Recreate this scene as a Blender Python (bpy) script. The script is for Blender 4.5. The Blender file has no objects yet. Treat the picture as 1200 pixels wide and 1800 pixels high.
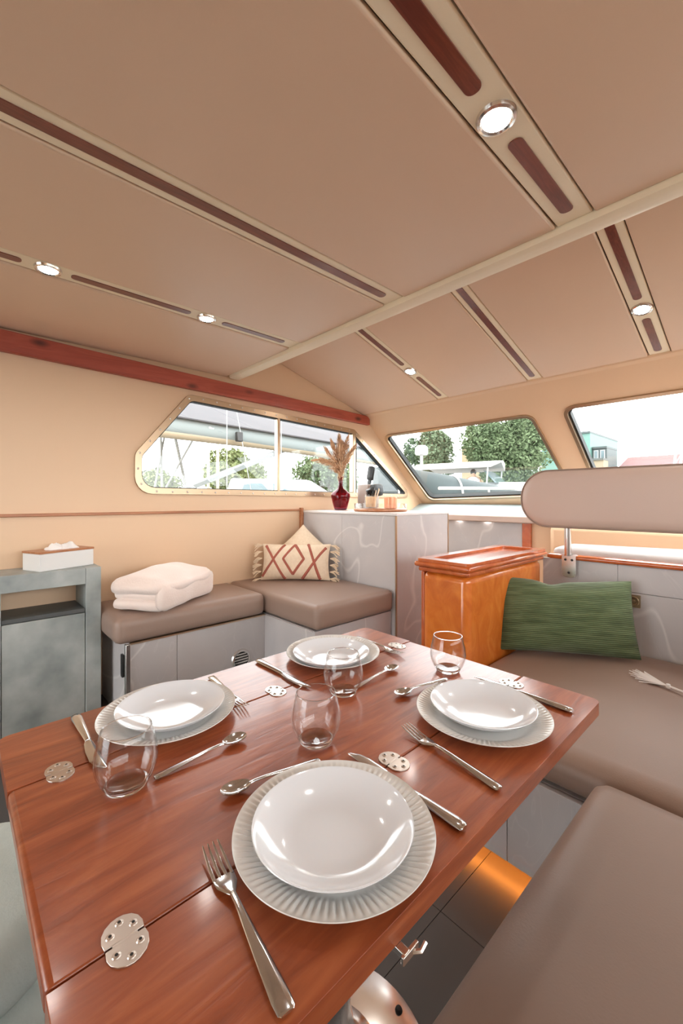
import bpy, bmesh, math, random
from mathutils import Vector, Matrix, noise
from mathutils.geometry import tessellate_polygon
R = math.radians
PI = math.pi
random.seed(7)
S = bpy.context.scene
COL = S.collection

# ------------------------------------------------------------------ camera, sky, exposure
cam_d = bpy.data.cameras.new('camera'); cam = bpy.data.objects.new('camera', cam_d); COL.objects.link(cam)
cam.location = (0, 0, 1.18); cam.rotation_euler = (R(90), 0, R(47.05))
cam_d.sensor_fit = 'HORIZONTAL'; cam_d.sensor_width = 36; cam_d.lens = 732.6/1200*36
cam_d.shift_y = -23/1200; cam_d.clip_start = .02; cam_d.clip_end = 400
S.camera = cam
W = bpy.data.worlds.new('sky'); S.world = W; W.use_nodes = True
wn = W.node_tree.nodes; wl = W.node_tree.links
bg = wn['Background']; bg.inputs['Strength'].default_value = 4.8
tc = wn.new('ShaderNodeTexCoord'); nz = wn.new('ShaderNodeTexNoise'); cr = wn.new('ShaderNodeValToRGB')
nz.inputs['Scale'].default_value = 2.2; nz.inputs['Detail'].default_value = 3
wl.new(tc.outputs['Generated'], nz.inputs['Vector']); wl.new(nz.outputs['Fac'], cr.inputs['Fac'])
cr.color_ramp.elements[0].position = .35; cr.color_ramp.elements[0].color = (.86, .92, .95, 1)
cr.color_ramp.elements[1].position = .7; cr.color_ramp.elements[1].color = (1, .98, .95, 1)
wl.new(cr.outputs['Color'], bg.inputs['Color'])
S.view_settings.view_transform = 'Standard'; S.view_settings.look = 'None'
S.view_settings.gamma = 1; S.view_settings.use_curve_mapping = False
S.view_settings.exposure = 0.8

# ------------------------------------------------------------------ materials
def lin(r, g, b):
    f = lambda c: (c/255/12.92) if c/255 <= .04045 else ((c/255+.055)/1.055)**2.4
    return (f(r), f(g), f(b), 1)
def nodes(name):
    m = bpy.data.materials.new(name); m.use_nodes = True
    return m, m.node_tree.nodes, m.node_tree.links, m.node_tree.nodes['Principled BSDF']
def coords(n, l, scale=(1, 1, 1), world=False):
    mp = n.new('ShaderNodeMapping'); mp.inputs['Scale'].default_value = scale
    if world:
        g = n.new('ShaderNodeNewGeometry'); l.new(g.outputs['Position'], mp.inputs['Vector'])
    else:
        t = n.new('ShaderNodeTexCoord'); l.new(t.outputs['Object'], mp.inputs['Vector'])
    return mp.outputs['Vector']
def tex(n, l, vec, scale, detail=3, dist=0, rough=.5):
    t = n.new('ShaderNodeTexNoise'); t.inputs['Scale'].default_value = scale
    t.inputs['Detail'].default_value = detail; t.inputs['Distortion'].default_value = dist
    t.inputs['Roughness'].default_value = rough
    l.new(vec, t.inputs['Vector']); return t.outputs['Fac']
def ramp(n, l, fac, stops):
    c = n.new('ShaderNodeValToRGB'); e = c.color_ramp.elements
    while len(e) < len(stops): e.new(.5)
    for el, (p, col) in zip(e, stops): el.position = p; el.color = col
    l.new(fac, c.inputs['Fac']); return c.outputs['Color']
def bump(n, l, b, fac, strength, dist=.002):
    u = n.new('ShaderNodeBump'); u.inputs['Strength'].default_value = strength; u.inputs['Distance'].default_value = dist
    l.new(fac, u.inputs['Height']); l.new(u.outputs['Normal'], b.inputs['Normal'])
def mat(name, col, rough=.5, metal=0, var=None, bmp=None, coat=0, scale=(1, 1, 1), world=False, spec=.5, sheen=0):
    """plain colour, optional mottled second colour var=(scale, colour2) and relief bmp=(scale, strength)"""
    m, n, l, b = nodes(name)
    b.inputs['Base Color'].default_value = col; b.inputs['Roughness'].default_value = rough
    b.inputs['Metallic'].default_value = metal; b.inputs['Coat Weight'].default_value = coat
    b.inputs['Coat Roughness'].default_value = .08; b.inputs['Specular IOR Level'].default_value = spec
    b.inputs['Sheen Weight'].default_value = sheen
    if var or bmp: v = coords(n, l, scale, world)
    if var: l.new(ramp(n, l, tex(n, l, v, var[0], 4), [(.3, col), (.7, var[1])]), b.inputs['Base Color'])
    if bmp: bump(n, l, b, tex(n, l, v, bmp[0], 3), bmp[1])
    return m
def wood(name, dark, mid, light, scale=(14, 1.2, 14), rough=.3, coat=.4, knots=False, bs=.12, world=True):
    m, n, l, b = nodes(name)
    v = coords(n, l, scale, world)
    g = tex(n, l, v, 3.0, 6, 1.2, .6)
    c = ramp(n, l, g, [(.25, dark), (.5, mid), (.75, light)])
    if knots:
        v2 = coords(n, l, (1.5, 4.2, 9), world)
        vo = n.new('ShaderNodeTexVoronoi'); vo.inputs['Scale'].default_value = 1.0; l.new(v2, vo.inputs['Vector'])
        k = ramp(n, l, vo.outputs['Distance'], [(.08, (1, 1, 1, 1)), (.2, (0, 0, 0, 1))])
        mx = n.new('ShaderNodeMix'); mx.data_type = 'RGBA'; l.new(k, mx.inputs['Factor']); l.new(c, mx.inputs['A'])
        mx.inputs['B'].default_value = tuple(x*.35 for x in dark[:3]) + (1,); c = mx.outputs['Result']
    l.new(c, b.inputs['Base Color']); b.inputs['Roughness'].default_value = rough
    b.inputs['Coat Weight'].default_value = coat; b.inputs['Coat Roughness'].default_value = .12
    bump(n, l, b, g, bs, .0015); return m
def marble(name, base, base2, vein, rough=.35):
    m, n, l, b = nodes(name)
    v = coords(n, l, (1, 1, 1), True)
    c = ramp(n, l, tex(n, l, v, 3.2, 5, .8), [(.3, base), (.7, base2)])
    w = tex(n, l, v, 1.5, 2, .7)
    k = ramp(n, l, w, [(.488, (0, 0, 0, 1)), (.5, (1, 1, 1, 1)), (.512, (0, 0, 0, 1))])
    w2 = tex(n, l, coords(n, l, (1.3, 1.3, .7), True), 2.6, 2, 2.0)
    k2 = ramp(n, l, w2, [(.494, (0, 0, 0, 1)), (.5, (.3, .3, .3, 1)), (.506, (0, 0, 0, 1))])
    ad = n.new('ShaderNodeMix'); ad.data_type = 'RGBA'; ad.blend_type = 'LIGHTEN'; ad.inputs['Factor'].default_value = 1
    l.new(k, ad.inputs['A']); l.new(k2, ad.inputs['B'])
    mx = n.new('ShaderNodeMix'); mx.data_type = 'RGBA'; l.new(ad.outputs['Result'], mx.inputs['Factor'])
    l.new(c, mx.inputs['A']); mx.inputs['B'].default_value = vein
    l.new(mx.outputs['Result'], b.inputs['Base Color']); b.inputs['Roughness'].default_value = rough; return m
def glassy(name, tint, refl, edge=None, rough=0):
    """thin clear sheet: what is behind it shows, with a mirror share that grows at grazing angles"""
    m, n, l, b = nodes(name); n.remove(b)
    t = n.new('ShaderNodeBsdfTransparent'); t.inputs['Color'].default_value = tint
    g = n.new('ShaderNodeBsdfGlossy'); g.inputs['Roughness'].default_value = rough
    w = n.new('ShaderNodeLayerWeight'); w.inputs['Blend'].default_value = .5
    pw = n.new('ShaderNodeMath'); pw.operation = 'POWER'; pw.inputs[1].default_value = 4; l.new(w.outputs['Facing'], pw.inputs[0])
    f = n.new('ShaderNodeMath'); f.operation = 'MULTIPLY_ADD'; f.inputs[1].default_value = refl; f.inputs[2].default_value = .035
    l.new(pw.outputs[0], f.inputs[0])
    mx = n.new('ShaderNodeMixShader'); l.new(f.outputs[0], mx.inputs['Fac'])
    l.new(t.outputs['BSDF'], mx.inputs[1]); l.new(g.outputs['BSDF'], mx.inputs[2])
    l.new(mx.outputs['Shader'], n['Material Output'].inputs['Surface']); return m
def emit(name, col, strength):
    m, n, l, b = nodes(name)
    b.inputs['Base Color'].default_value = col; b.inputs['Emission Color'].default_value = col
    b.inputs['Emission Strength'].default_value = strength; return m

V_CEIL = mat('ceiling_vinyl', lin(234, 204, 178), .36, var=(1.1, lin(230, 199, 172)), bmp=(160, .05))
V_BATTEN = mat('cream_batten', lin(251, 236, 208), .45, bmp=(30, .05))
V_WALL = mat('beige_wall_vinyl', lin(233, 200, 166), .5, var=(.9, lin(229, 194, 158)), bmp=(120, .06))
INLAY = wood('mahogany_inlay', lin(98, 44, 34), lin(120, 58, 44), lin(138, 72, 54), (30, 2, 30), .3, .3)
BEAM = wood('red_cedar', lin(150, 62, 46), lin(172, 76, 56), lin(188, 92, 70), (9, .9, 9), .45, .15, knots=True)
TABLE = wood('table_mahogany', lin(120, 56, 30), lin(154, 77, 43), lin(180, 102, 61), (11, 1.3, 11), .3, .3, bs=.5)
CHERRY = wood('cherry_varnish', lin(196, 98, 32), lin(214, 116, 42), lin(228, 136, 56), (4, 4, 2.6), .22, .6, bs=.04)
CHERRY_T = wood('cherry_trim', lin(166, 74, 32), lin(192, 94, 44), lin(208, 116, 60), (3, 3, 3), .2, .7, bs=.03)
TRIMW = wood('thin_wood_trim', lin(150, 92, 56), lin(178, 116, 76), lin(192, 132, 90), (20, 1, 20), .4, .2)
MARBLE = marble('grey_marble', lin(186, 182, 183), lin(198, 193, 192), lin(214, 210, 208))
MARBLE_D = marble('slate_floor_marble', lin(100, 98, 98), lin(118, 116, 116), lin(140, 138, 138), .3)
CONC = mat('concrete_laminate', lin(122, 132, 131), .5, var=(5.5, lin(188, 193, 190)), bmp=(40, .03))
LEATHER = mat('taupe_leather', lin(156, 132, 119), .45, var=(2.0, lin(150, 126, 113)), bmp=(220, .12))
LEATHER_L = mat('light_taupe_leather', lin(198, 174, 160), .42, var=(2.0, lin(192, 168, 155)), bmp=(220, .1))
LEATHER_G = mat('pale_grey_leather', lin(190, 186, 184), .35, bmp=(60, .1))
ALU = mat('brushed_aluminium', lin(188, 162, 134), .3, .8, bmp=(90, .06))
CHROME = mat('chrome', lin(225, 222, 218), .16, 1)
BRK = mat('satin_bracket', lin(228, 226, 222), .22, .9)
STEEL = mat('cutlery_steel', lin(206, 208, 210), .14, 1)
HINGE = mat('hinge_steel', lin(205, 196, 188), .3, 1, bmp=(80, .1))
BRASS = mat('aged_nickel', lin(176, 154, 124), .35, .6)
DARK = mat('dark_gap', lin(34, 32, 31), .7)
BLACK = mat('black_plastic', lin(22, 22, 23), .35)
GASKET = mat('black_rubber', lin(24, 26, 26), .6)
PORC = mat('white_porcelain', lin(228, 231, 236), .12, coat=.5)
PORC_C = mat('cream_stoneware', lin(228, 226, 222), .25, coat=.2)
WHITE = mat('white_lacquer', lin(232, 232, 230), .45)
TISSUE = mat('tissue_paper', lin(248, 246, 244), .9)
TOWEL = mat('white_terry', lin(246, 230, 222), .95, var=(6, lin(240, 222, 212)), bmp=(130, .6), sheen=.5)
LINEN = mat('cream_linen', lin(240, 220, 194), .9, var=(60, lin(232, 210, 182)), bmp=(260, .5))
RUST = mat('rust_tufted_yarn', lin(172, 98, 82), .95, bmp=(200, .6))
FRINGE = mat('cream_fringe', lin(236, 214, 186), .95)
GREEN, n_, l_, b_ = nodes('green_chenille')
v_ = coords(n_, l_, (1, 1, 1)); w_ = n_.new('ShaderNodeTexWave'); w_.bands_direction = 'Z'; w_.inputs['Scale'].default_value = 38; w_.inputs['Distortion'].default_value = .5; w_.inputs['Detail'].default_value = 1
l_.new(v_, w_.inputs['Vector'])
ma_ = n_.new('ShaderNodeMath'); ma_.operation = 'MULTIPLY_ADD'; ma_.inputs[1].default_value = .35
l_.new(w_.outputs['Fac'], ma_.inputs[0]); l_.new(tex(n_, l_, coords(n_, l_, (1, 1, 6)), 9, 4), ma_.inputs[2])
l_.new(ramp(n_, l_, ma_.outputs[0], [(.35, lin(62, 76, 46)), (.65, lin(84, 99, 63)), (.95, lin(110, 124, 88))]), b_.inputs['Base Color'])
b_.inputs['Roughness'].default_value = .9; b_.inputs['Sheen Weight'].default_value = .15
bump(n_, l_, b_, w_.outputs['Fac'], .5, .004)
POUF = mat('pale_felt', lin(196, 206, 202), .95, var=(30, lin(188, 199, 195)), bmp=(200, .4))
VASE = glassy('plum_glass', (.62, .16, .26, 1), .6)
VASE_D = mat('plum_glass_base', lin(96, 22, 44), .08, coat=.5)
PANE = glassy('window_pane', (.985, .992, .99, 1), .35)
TUMB = glassy('clear_tumbler', (.99, .985, .98, 1), 1.05)
SOLID, n_, l_, b_ = nodes('solid_glass')
b_.inputs['Transmission Weight'].default_value = 1; b_.inputs['Roughness'].default_value = 0; b_.inputs['IOR'].default_value = 1.4
PAMPAS = mat('dried_pampas', lin(232, 196, 160), .95, var=(25, lin(190, 142, 106)))
COPPER = mat('peach_metal', lin(228, 158, 122), .35, .3)
GREYP = mat('warm_grey_plastic', lin(168, 152, 142), .4)
LAMP = emit('lamp_lens', (1, .96, .91, 1), 100)
LAMP_S = emit('small_lamp_lens', (1, .96, .9, 1), 40)
LED = emit('amber_led', (1, .30, .04, 1), 30)
FLOORM = mat('dark_slab', lin(74, 71, 70), .4, var=(3, lin(86, 82, 80)), bmp=(30, .03), world=True)
GEL = mat('white_gelcoat', lin(150, 152, 152), .3)
GEL_B = mat('pale_blue_gelcoat', lin(172, 188, 192), .4)
CANVAS = mat('grey_canvas', lin(70, 67, 70), .9, var=(3, lin(64, 62, 65)))
COVER = mat('teal_grey_cover', lin(38, 47, 47), .85, var=(2, lin(32, 40, 41)))
BIMI = mat('pale_bimini', lin(176, 170, 164), .8)
TINT = mat('dark_boat_glass', lin(84, 100, 104), .1)
BARK = mat('bark', lin(96, 82, 70), .9)
def leafmat(name, a, b):
    m = mat(name, a, .7, var=(1.4, b), spec=.3); return m
LEAF = [leafmat('leaf_a', lin(64, 80, 50), lin(98, 112, 80)), leafmat('leaf_b', lin(58, 74, 50), lin(90, 106, 80)),
        leafmat('leaf_c', lin(86, 96, 56), lin(116, 122, 82))]

# ------------------------------------------------------------------ geometry helpers
class G:
    def __init__(s): s.v = []; s.f = []
    def add(s, vs, fs, M=None):
        o = len(s.v)
        s.v += [tuple(M @ Vector(p)) if M else tuple(p) for p in vs]
        s.f += [tuple(i+o for i in f) for f in fs]; return s
    def box(s, x0, x1, y0, y1, z0, z1, M=None):
        return s.add([(x0,y0,z0),(x1,y0,z0),(x1,y1,z0),(x0,y1,z0),(x0,y0,z1),(x1,y0,z1),(x1,y1,z1),(x0,y1,z1)],
                     [(0,3,2,1),(4,5,6,7),(0,1,5,4),(1,2,6,5),(2,3,7,6),(3,0,4,7)], M)
    def lathe(s, prof, n=32, M=None, rf=None):
        vs = []; fs = []; k = len(prof)
        for i in range(n):
            a = 2*PI*i/n
            for j, (r, z) in enumerate(prof):
                zz = z + (rf(a, r, j) if rf else 0)
                vs.append((r*math.cos(a), r*math.sin(a), zz))
        for i in range(n):
            for j in range(k-1):
                a, b = i*k+j, ((i+1) % n)*k+j
                fs.append((a, b, b+1, a+1))
        return s.add(vs, fs, M)
    def tube(s, pts, r, n=8, cap=True, M=None):
        pts = [Vector(p) for p in pts]; rs = r if isinstance(r, (list, tuple)) else [r]*len(pts)
        vs = []; fs = []; up = None
        for i, p in enumerate(pts):
            t = (pts[min(i+1, len(pts)-1)] - pts[max(i-1, 0)]).normalized()
            if up is None: up = Vector((0, 0, 1)) if abs(t.z) < .9 else Vector((1, 0, 0))
            a = t.cross(up).normalized(); b = a.cross(t).normalized(); up = b
            for j in range(n):
                q = 2*PI*j/n; vs.append(p + a*(rs[i]*math.cos(q)) + b*(rs[i]*math.sin(q)))
        for i in range(len(pts)-1):
            for j in range(n):
                k = (j+1) % n; fs.append((i*n+j, i*n+k, (i+1)*n+k, (i+1)*n+j))
        if cap: fs += [tuple(range(n-1, -1, -1)), tuple((len(pts)-1)*n+j for j in range(n))]
        return s.add(vs, fs, M)
    def plate(s, outer, holes, t0, t1, M=None):
        """flat plate with openings: loops in the local xy plane, thickness along local z"""
        loops = [outer] + list(holes)
        tri = tessellate_polygon([[Vector((p[0], p[1], 0)) for p in lp] for lp in loops])
        flat = [p for lp in loops for p in lp]; N = len(flat)
        vs = [(p[0], p[1], t0) for p in flat] + [(p[0], p[1], t1) for p in flat]; fs = []
        for a, b, c in tri:
            fs.append((a, b, c)); fs.append((c+N, b+N, a+N))
        o = 0
        for lp in loops:
            k = len(lp)
            for i in range(k):
                a, b = o+i, o+(i+1) % k; fs.append((a, b, b+N, a+N))
            o += k
        return s.add(vs, fs, M)
    def loft(s, rings, M=None, cap=True):
        n = len(rings[0]); vs = [p for r in rings for p in r]; fs = []
        for i in range(len(rings)-1):
            for j in range(n):
                k = (j+1) % n; fs.append((i*n+j, i*n+k, (i+1)*n+k, (i+1)*n+j))
        if cap: fs += [tuple(range(n-1, -1, -1)), tuple((len(rings)-1)*n+j for j in range(n))]
        return s.add(vs, fs, M)
    def soft(s, x0, x1, y0, y1, z0, z1, r=.03, n=14, puff=.0, wr=0, ws=6, M=None, seed=0):
        """upholstered block: rounded edges, a crowned top, optional wrinkles"""
        bm = bmesh.new(); bmesh.ops.create_cube(bm, size=2)
        bmesh.ops.subdivide_edges(bm, edges=bm.edges[:], cuts=n, use_grid_fill=True)
        cx, cy, cz = (x0+x1)/2, (y0+y1)/2, (z0+z1)/2; hx, hy, hz = (x1-x0)/2, (y1-y0)/2, (z1-z0)/2
        r = min(r, hx, hy, hz)
        def rm(u, h):      # crowd the grid towards the edges so that the rounding is smooth
            e = min(.9, 2.2*r/h); a = abs(u)
            q = a/.7*(1-e) if a < .7 else (1-e)+(a-.7)/.3*e
            return math.copysign(q, u)
        for v in bm.verts:
            u, w, q = rm(v.co.x, hx), rm(v.co.y, hy), rm(v.co.z, hz)
            p = Vector((u*hx, w*hy, q*hz))
            c = Vector((max(-hx+r, min(hx-r, p.x)), max(-hy+r, min(hy-r, p.y)), max(-hz+r, min(hz-r, p.z))))
            d = p-c
            if d.length > 1e-9: p = c + d.normalized()*r
            k = (1-u*u)*(1-w*w)
            if q > 0: p.z += puff*k
            p += Vector((u*(1-w*w)*(1-q*q), w*(1-u*u)*(1-q*q), 0))*puff*.4
            if wr:
                nn = noise.noise(Vector((p.x*ws+seed, p.y*ws, p.z*ws)))
                p += Vector((p.x, p.y, p.z*2)).normalized()*wr*nn
            v.co = p + Vector((cx, cy, cz))
        vs = [tuple(v.co) for v in bm.verts]; bm.verts.index_update()
        fs = [tuple(v.index for v in f.verts) for f in bm.faces]; bm.free()
        return s.add(vs, fs, M)
    def pillow(s, w, h, t, n=18, M=None, pinch=.06, seed=0, wr=.008, rib=0):
        """stuffed cushion standing in its local xz plane: width along x, height along z"""
        vs = []; fs = []; idx = {}
        for side in (0, 1):
            for i in range(n+1):
                for j in range(n+1):
                    if side and (i in (0, n) or j in (0, n)): idx[1, i, j] = idx[0, i, j]; continue
                    u, q = -1+2*i/n, -1+2*j/n
                    k = max(0, (1-u*u)*(1-q*q))**.5
                    ex = 1 - pinch*(1-q*q)*(u*u); ez = 1 - pinch*(1-u*u)*(q*q)
                    d = t/2*k + wr*k*noise.noise(Vector((u*2.2+seed, q*2.2, side*5+seed)))
                    if rib: d += rib*k*math.sin(q*n*PI/2*.98)
                    idx[side, i, j] = len(vs)
                    vs.append((u*w/2*ex, (-d if side == 0 else d), q*h/2*ez))
            for i in range(n):
                for j in range(n):
                    a = [idx[side, i, j], idx[side, i+1, j], idx[side, i+1, j+1], idx[side, i, j+1]]
                    fs.append(tuple(a) if side == 0 else tuple(reversed(a)))
        return s.add(vs, fs, M)

def wloc(o):
    p = Vector((0, 0, 0))
    while o is not None: p += o.location; o = o.parent
    return p
def obj(name, g, m, parent=None, smooth=True, bevel=0, seg=2, ang=38):
    me = bpy.data.meshes.new(name); me.from_pydata(g.v, [], g.f); me.update()
    bm = bmesh.new(); bm.from_mesh(me); bmesh.ops.recalc_face_normals(bm, faces=bm.faces[:]); bm.to_mesh(me); bm.free()
    if parent is not None: me.transform(Matrix.Translation(-wloc(parent)))
    me.materials.append(m)
    if smooth:
        me.polygons.foreach_set('use_smooth', [True]*len(me.polygons)); me.set_sharp_from_angle(angle=R(ang))
    o = bpy.data.objects.new(name, me); COL.objects.link(o)
    if parent is not None: o.parent = parent
    if bevel:
        b = o.modifiers.new('bevel', 'BEVEL'); b.width = bevel; b.segments = seg; b.limit_method = 'ANGLE'; b.angle_limit = R(40)
    return o
def tag(o, label, cat, group=None, kind=None):
    o['label'] = label; o['category'] = cat
    if group: o['group'] = group
    if kind: o['kind'] = kind
    return o
def thing(name, label, cat, loc=(0, 0, 0), group=None, kind=None):
    o = bpy.data.objects.new(name, None); COL.objects.link(o); o.location = loc; o.empty_display_size = .05
    return tag(o, label, cat, group, kind)
def dup(root, loc, rz=0, label=None, group=None):
    r = root.copy(); COL.objects.link(r); r.location = loc; r.rotation_euler = (0, 0, rz)
    if label: r['label'] = label
    if group: r['group'] = group
    for ch in list(root.children):
        c = ch.copy(); COL.objects.link(c); c.parent = r
        for q in list(ch.children):
            d = q.copy(); COL.objects.link(d); d.parent = c
    return r
def instance(o, parent, loc, rz=0):
    c = o.copy(); COL.objects.link(c); c.parent = parent; c.location = loc; c.rotation_euler = (0, 0, rz); return c
def struct(name, g, m, label, cat, **k):
    return tag(obj(name, g, m, **k), label, cat, kind='structure')
def rpoly(pts, r, n=5):
    """polygon with rounded corners; r a number or one per corner"""
    out = []; N = len(pts)
    for i in range(N):
        p = Vector(pts[i]); a = Vector(pts[i-1])-p; b = Vector(pts[(i+1) % N])-p
        rr = r[i] if isinstance(r, (list, tuple)) else r
        if rr <= 0: out.append(tuple(p)); continue
        an = a.angle(b); d = min(rr/math.tan(an/2), a.length*.48, b.length*.48); rr2 = d*math.tan(an/2)
        a.normalize(); b.normalize(); c = p + (a+b).normalized()*(rr2/math.sin(an/2))
        s0 = p+a*d-c; s1 = p+b*d-c; tot = s0.angle(s1); sg = 1 if s0.x*s1.y-s0.y*s1.x > 0 else -1
        for k in range(n+1):
            q = sg*tot*k/n; out.append((c.x+s0.x*math.cos(q)-s0.y*math.sin(q), c.y+s0.x*math.sin(q)+s0.y*math.cos(q)))
    return out
def inset(pts, d):
    """shrink a convex polygon by d"""
    N = len(pts); P = [Vector(p) for p in pts]
    ar = sum(P[i].x*P[(i+1) % N].y-P[(i+1) % N].x*P[i].y for i in range(N)); sg = 1 if ar > 0 else -1
    out = []
    for i in range(N):
        a = (P[i]-P[i-1]).normalized(); b = (P[(i+1) % N]-P[i]).normalized()
        na = Vector((-a.y, a.x))*sg; nb = Vector((-b.y, b.x))*sg
        m = (na+nb); m = m/max(.2, m.dot(na)); out.append(tuple(P[i]+m*d))
    return out
def rect(x0, x1, y0, y1): return [(x0, y0), (x1, y0), (x1, y1), (x0, y1)]
def frame_m(o, ex, ey):
    ex = Vector(ex).normalized(); ey = Vector(ey).normalized(); ez = ex.cross(ey)
    M = Matrix((ex, ey, ez)).transposed().to_4x4(); M.translation = Vector(o); return M
def stadium(x0, x1, y0, y1, n=6):
    return rpoly(rect(x0, x1, y0, y1), min(x1-x0, y1-y0)*.46, n)

# ------------------------------------------------------------------ the setting
XL, XR, YB = -2.35, 1.56, -2.3
CEIL = 1.93
# floor: dark slabs
fl = struct('floor', G().box(XL-.05, XR+.05, YB-.3, 3.35, -.06, -.012), DARK, 'dark floor of the cabin under the dining table', 'floor', smooth=False)
fx = [-1.45, -1.06, -.68, -.3, .1, .5, .9, 1.3, XR]; fy = [-2.3, -1.6, -.9, -.25, .4, 1.02, 1.65, 2.3, 3.0]
for i in range(len(fx)-1):
    for j in range(len(fy)-1):
        obj('slab', G().box(fx[i]+.001, fx[i+1]-.001, fy[j]+.001, fy[j+1]-.001, -.012, 0), FLOORM, fl, smooth=False)
struct('floor_platform', G().box(XL, -1.53, YB, 3.0, -.012, .2), FLOORM, 'raised floor platform along the beige side wall', 'floor', smooth=False)

MX = Matrix(((0, 0, 1, 0), (1, 0, 0, 0), (0, 1, 0, 0), (0, 0, 0, 1)))    # local (x,y,z) -> world (z,x,y): plates in the YZ plane
lw_o = [(.697, 1.207), (.697, 1.42), (.984, 1.78), (2.317, 1.728), (2.978, 1.262), (3.002, 1.188)]
lw_r = [.09, .07, .06, .03, .03, .03]
wall_o = [(YB, -.02), (3.36, -.02), (3.30, 1.066), (2.43, 1.857), (1.2, 2.24), (YB, 2.24)]
hole_l = rpoly(inset(lw_o, .012), lw_r)
struct('wall_left', G().plate(wall_o, [hole_l], XL-.05, XL, MX), V_WALL, 'beige vinyl side wall with the long angled window', 'wall', smooth=False)
struct('wall_right', G().plate(wall_o, [rpoly([(-.8, 1.0), (-.8, 1.84), (2.3, 1.82), (3.05, 1.1)], .06)], XR, XR+.05, MX), V_WALL,  # unseen window opening, enlarged to bring more daylight onto the sofa
       'beige starboard wall behind the dinette seat', 'wall', smooth=False)
MZ = Matrix(((1, 0, 0, 0), (0, 0, 1, 0), (0, 1, 0, 0), (0, 0, 0, 1)))    # local (x,y,z) -> world (x,z,y): plates in the XZ plane
struct('wall_back', G().plate(rect(XL, XR, -.02, 2.24), [rect(-2.2, -.6, .22, 1.86)], YB-.05, YB, MZ), V_WALL, 'aft cabin wall with a wide open doorway', 'wall', smooth=False)  # unseen doorway, set to port so daylight reaches sofa and tall cabinet

struct('wall_light_block', G().box(-.25, XR, -.95, -.90, 0, CEIL), V_WALL, 'unseen beige wall added to keep aft light off the dinette side seat', 'wall', smooth=False)  # added out of view to keep aft daylight off the near seat
# side window
def pane_loop(g, loop, hole, t0, t1, M): return g.plate(loop, [hole], t0, t1, M)
w1 = thing('window_1', 'long angled side window in an aluminium frame above the sofa', 'window', (XL, 1.8, 1.2), kind='structure')
fr = obj('frame', G().plate(rpoly(lw_o, lw_r), [rpoly(inset(lw_o, .034), [.07, .05, .05, .02, .02, .02])], XL-.035, XL+.012, MX), ALU, w1, bevel=.003)
# screws round the frame
mid = rpoly(inset(lw_o, .015), lw_r, 6)
sc = None; acc = 0.0; step = .085
for i in range(len(mid)):
    a = Vector(mid[i]); b = Vector(mid[(i+1) % len(mid)]); L = (b-a).length; d = step-acc
    while d < L:
        p = a + (b-a)*(d/L)
        g = G().lathe([(0, .003), (.004, .002), (.0055, 0)], 8, Matrix.Translation((XL+.0135, p.x, p.y)) @ Matrix.Rotation(R(90), 4, 'Y'))
        if sc is None:
            base = p.copy(); sc = obj('screw', g, HINGE, fr)
        else: instance(sc, fr, (0, p.x-base.x, p.y-base.y))
        d += step
    acc = (acc + L) % step
inn = inset(lw_o, .03)
obj('pane', G().plate(rpoly([inn[0], inn[1], inn[2], (1.605, 1.733), (1.605, 1.237)], [.07, .05, .05, 0, 0]), [], XL-.022, XL-.018, MX), PANE, w1, smooth=False)
obj('pane', G().plate([(1.612, 1.233), (1.612, 1.729), (2.318, 1.702), (2.318, 1.229)], [], XL-.030, XL-.026, MX), PANE, w1, smooth=False)
obj('gasket', G().plate(rpoly(inset(lw_o, .0335), [.07, .05, .05, .02, .02, .02]), [rpoly(inset(lw_o, .0385), [.065, .046, .046, .018, .018, .018])], XL-.03, XL+.004, MX), GASKET, w1)
obj('mullion', G().box(XL-.034, XL+.006, 1.596, 1.617, 1.23, 1.732), ALU, w1, bevel=.003)
obj('mullion', G().box(XL-.034, XL+.010, 2.303, 2.335, 1.225, 1.71), ALU, w1, bevel=.003)
tri3 = [(2.338, 1.224), (2.338, 1.690), (2.93, 1.262), (2.95, 1.218)]
obj('pane', G().plate(rpoly(tri3, [0, 0, .02, .02]), [], XL-.026, XL-.022, MX), PANE, w1, smooth=False)
obj('gasket', G().plate(rpoly([(2.335, 1.218), (2.335, 1.71), (2.95, 1.27), (2.975, 1.21)], [.01, .01, .03, .03]), [rpoly(inset(tri3, .006), [0, 0, .02, .02])], XL-.028, XL+.008, MX), GASKET, w1)

# wood beam and trims on the side wall
def ytrim(name, x0, x1, ya, yb, za, zb, z2a, z2b, m, label, **k):
    g = G().loft([[(x0, ya, za), (x1, ya, za), (x1, ya, z2a), (x0, ya, z2a)], [(x0, yb, zb), (x1, yb, zb), (x1, yb, z2b), (x0, yb, z2b)]])
    return struct(name, g, m, label, 'trim', **k)
ytrim('trim_1', XL+.001, XL+.035, YB, 2.47, 1.87, 1.778, 1.985, 1.848, BEAM, 'red-stained knotty wood beam running above the side window', bevel=.004)
ytrim('trim_2', XL+.001, XL+.016, YB, 1.80, 1.104, 1.096, 1.118, 1.110, TRIMW, 'thin wooden trim strip along the beige side wall', bevel=.003)
struct('trim_3', G().box(XL+.001, XL+.03, 1.78, 1.799, .84, 1.118), TRIMW, 'short upright wood strip beside the tall marble cabinet', 'trim', bevel=.003)

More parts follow.
